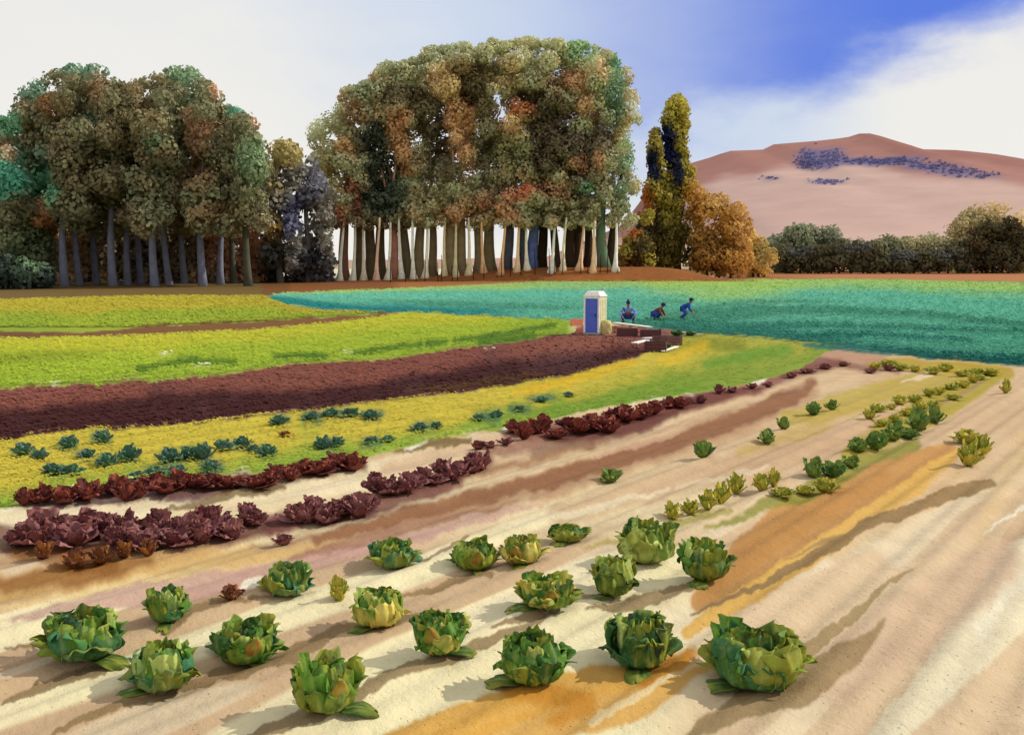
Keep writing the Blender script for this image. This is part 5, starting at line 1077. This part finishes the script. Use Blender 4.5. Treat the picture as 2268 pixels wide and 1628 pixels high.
def person(label, px_, py_, J, rz, mats, vest=None, sc=1.0, hat='cap'):
    """J: joints in metres, figure faces +x"""
    g = at(px_, py_); e = empty('person', g, rz); e.scale = (sc,) * 3; tag(e, label, 'person', 'workers in the blue green field')
    V3 = {k: Vector(v) for k, v in J.items()}
    names = ['pelvis', 'belly', 'chest', 'neck', 'head0', 'head1']; pts = [V3[n] for n in names]; edges = [(i, i + 1) for i in range(5)]; rad = [.10, .10, .11, .05, .075, .085]
    def chain(start, keys, rr):
        prev = start
        for k_, r_ in zip(keys, rr):
            pts.append(V3[k_]); rad.append(r_); edges.append((prev, len(pts) - 1)); prev = len(pts) - 1
        return prev
    ends = {}
    for s in 'LR':
        chain(0, ['hip' + s, 'knee' + s, 'ankle' + s, 'toe' + s], [.085, .06, .042, .035])
        last = chain(2, ['sh' + s, 'elb' + s, 'wr' + s, 'palm' + s], [.055, .042, .027, .034])
        # five fingers rooted in the palm
        pw = V3['palm' + s]; dr_ = (pw - V3['wr' + s]).normalized(); side = dr_.cross(Vector((0, 0, 1))).normalized()
        for q in range(4):
            L_ = [.07, .08, .075, .06][q]; off = side * (-.027 + .018 * q); a1 = pw + dr_ * .03 + off; a2 = a1 + dr_ * L_ * .5 + Vector((0, 0, -.01)); a3 = a2 + dr_ * L_ * .4 + Vector((0, 0, -.03))
            prev = last
            for p_, r_ in ((a1, .010), (a2, .009), (a3, .007)): pts.append(p_); rad.append(r_); edges.append((prev, len(pts) - 1)); prev = len(pts) - 1
        th = pw - dr_ * .01 - side * .035; pts.append(th); rad.append(.011); edges.append((last, len(pts) - 1)); pts.append(th - side * .015 + dr_ * .04); rad.append(.009); edges.append((len(pts) - 2, len(pts) - 1))
    skin('body', [tuple(p) for p in pts], edges, rad, M_skin, e)
    # clothes
    def garment(name, seqs, mat):
        P = []; E = []; Rd = []; idx = {}
        for seq in seqs:
            prev = None
            for (k_, r_) in seq:
                if k_ not in idx: idx[k_] = len(P); P.append(tuple(V3[k_]) if isinstance(k_, str) else k_); Rd.append(r_)
                if prev is not None: E.append((prev, idx[k_]))
                prev = idx[k_]
        return skin(name, P, E, Rd, mat, e)
    V3['cuffL'] = V3['ankleL'].lerp(V3['kneeL'], .12); V3['cuffR'] = V3['ankleR'].lerp(V3['kneeR'], .12)
    V3['slL'] = V3['wrL'].lerp(V3['elbL'], .2); V3['slR'] = V3['wrR'].lerp(V3['elbR'], .2)
    V3['collar'] = V3['chest'].lerp(V3['neck'], .55)
    garment('trousers', [[('pelvis', .155)] + [('hip' + s, .12), ('knee' + s, .088), ('cuff' + s, .072)] for s in 'LR'], mats[0])
    garment('shirt', [[('pelvis', .16), ('belly', .155), ('chest', .165), ('collar', .09)]] + [[('chest', .165), ('sh' + s, .088), ('elb' + s, .068), ('sl' + s, .052)] for s in 'LR'], mats[1])
    if vest: garment('vest', [[('pelvis', .13), ('belly', .185), ('chest', .19)]], vest)
    h = V3['head1']; ax = (V3['head1'] - V3['head0']).normalized(); q_ = Vector((0, 0, 1)).rotation_difference(ax).to_matrix().to_4x4()
    # face: nose, eyes, mouth, ears
    def face(b):
        for (p_, s_) in [((.098, 0, -.02), (.03, .025, .04)), ((.078, .03, .01), (.02, .02, .012)), ((.078, -.03, .01), (.02, .02, .012)), ((.085, 0, -.065), (.015, .045, .012)), ((0, .088, -.01), (.035, .018, .055)), ((0, -.088, -.01), (.035, .018, .055))]:
            bmesh.ops.create_icosphere(b, subdivisions=2, radius=.5, matrix=Matrix.Translation(h) @ q_ @ Matrix.Translation(p_) @ Matrix.Diagonal((*s_, 1)))
    bm_obj('face', face, M_skin, e)
    def hair(b):
        bmesh.ops.create_uvsphere(b, u_segments=16, v_segments=10, radius=1, matrix=Matrix.Translation(h) @ q_ @ Matrix.Translation((-.02, 0, .025)) @ Matrix.Diagonal((.098, .10, .105, 1)))
    bm_obj('hair', hair, M_hair, e)
    def cap(b):
        bmesh.ops.create_uvsphere(b, u_segments=16, v_segments=10, radius=1, matrix=Matrix.Translation(h) @ q_ @ Matrix.Translation((-.005, 0, .06)) @ Matrix.Diagonal((.115, .112, .085, 1)))
        if hat == 'brim': bmesh.ops.create_cone(b, cap_ends=True, segments=24, radius1=.19, radius2=.17, depth=.015, matrix=Matrix.Translation(h) @ q_ @ Matrix.Translation((0, 0, .05)))
        elif hat == 'cap': bmesh.ops.create_cone(b, cap_ends=True, segments=20, radius1=.075, radius2=.07, depth=.014, matrix=Matrix.Translation(h) @ q_ @ Matrix.Translation((.13, 0, .04)) @ Matrix.Diagonal((1.3, 1, 1, 1)))
        else: bmesh.ops.create_cone(b, cap_ends=True, segments=20, radius1=.08, radius2=.04, depth=.14, matrix=Matrix.Translation(h) @ q_ @ Matrix.Translation((-.03, 0, .13)))
    ho = bm_obj('hat', cap, mats[2], e)
    for pl in ho.data.polygons: pl.use_smooth = True
    for s in 'LR':
        def boot(b, s=s):
            a_ = V3['ankle' + s]; t_ = V3['toe' + s]; c_ = a_.lerp(t_, .55); c_.z = .045
            vs_ = bmesh.ops.create_uvsphere(b, u_segments=12, v_segments=8, radius=1, matrix=Matrix.Translation(c_) @ Matrix.Rotation(math.atan2((t_ - a_).y, (t_ - a_).x), 4, 'Z') @ Matrix.Diagonal((.15, .06, .055, 1)))
            bmesh.ops.create_uvsphere(b, u_segments=12, v_segments=8, radius=1, matrix=Matrix.Translation((a_.x, a_.y, .09)) @ Matrix.Diagonal((.062, .058, .09, 1)))
        bo = bm_obj('boot', boot, M_dark, e)
    return e
squat = dict(pelvis=(-.22, 0, .36), belly=(-.10, 0, .50), chest=(.06, 0, .70), neck=(.14, 0, .84), head0=(.17, 0, .92), head1=(.19, 0, 1.02),
             hipL=(-.18, .13, .34), kneeL=(.22, .30, .48), ankleL=(.05, .25, .09), toeL=(.20, .29, .035), hipR=(-.18, -.13, .34), kneeR=(.22, -.30, .48), ankleR=(.05, -.25, .09), toeR=(.20, -.29, .035),
             shL=(.07, .21, .76), elbL=(.20, .42, .56), wrL=(.36, .30, .38), palmL=(.41, .24, .32), shR=(.07, -.21, .76), elbR=(.20, -.42, .56), wrR=(.36, -.32, .40), palmR=(.42, -.27, .34))
crouch = dict(pelvis=(-.20, 0, .34), belly=(-.05, 0, .44), chest=(.12, 0, .56), neck=(.24, 0, .66), head0=(.29, 0, .71), head1=(.33, 0, .79),
             hipL=(-.16, .12, .32), kneeL=(.16, .20, .42), ankleL=(-.02, .18, .09), toeL=(.14, .20, .035), hipR=(-.16, -.12, .32), kneeR=(.14, -.22, .40), ankleR=(-.10, -.18, .09), toeR=(.06, -.20, .035),
             shL=(.15, .20, .60), elbL=(.28, .26, .40), wrL=(.40, .20, .20), palmL=(.43, .17, .13), shR=(.15, -.20, .60), elbR=(.26, -.26, .38), wrR=(.38, -.20, .20), palmR=(.42, -.18, .13))
bend = dict(pelvis=(-.22, 0, .60), belly=(-.10, 0, .68), chest=(.08, 0, .78), neck=(.19, 0, .88), head0=(.22, 0, .95), head1=(.245, 0, 1.04),
            hipL=(-.20, .12, .57), kneeL=(.02, .15, .33), ankleL=(-.22, .14, .09), toeL=(-.06, .16, .035), hipR=(-.20, -.12, .57), kneeR=(-.02, -.16, .33), ankleR=(-.30, -.15, .09), toeR=(-.14, -.16, .035),
            shL=(.10, .19, .82), elbL=(.18, .23, .56), wrL=(.34, .18, .38), palmL=(.39, .15, .32), shR=(.10, -.19, .82), elbR=(.17, -.23, .56), wrR=(.34, -.18, .36), palmR=(.39, -.16, .30))
person('squatting worker in dark hat and brown apron, facing us, nearest the toilet', 1391, 716, squat, -R(97), (M_bluec, M_bluel, M_navy), M_brownc, 1.16, 'beanie')
person('middle worker crouching low with maroon top and blue trousers', 1455, 709, crouch, -R(25), (M_bluec, M_maroonc, M_navy), None, 1.18, 'cap')
person('rightmost worker bending forward, all in blue with a navy hat', 1520, 707, bend, -R(12), (M_bluec, M_bluec, M_navy), None, 1.16, 'brim')
print('built', len(bpy.data.objects))
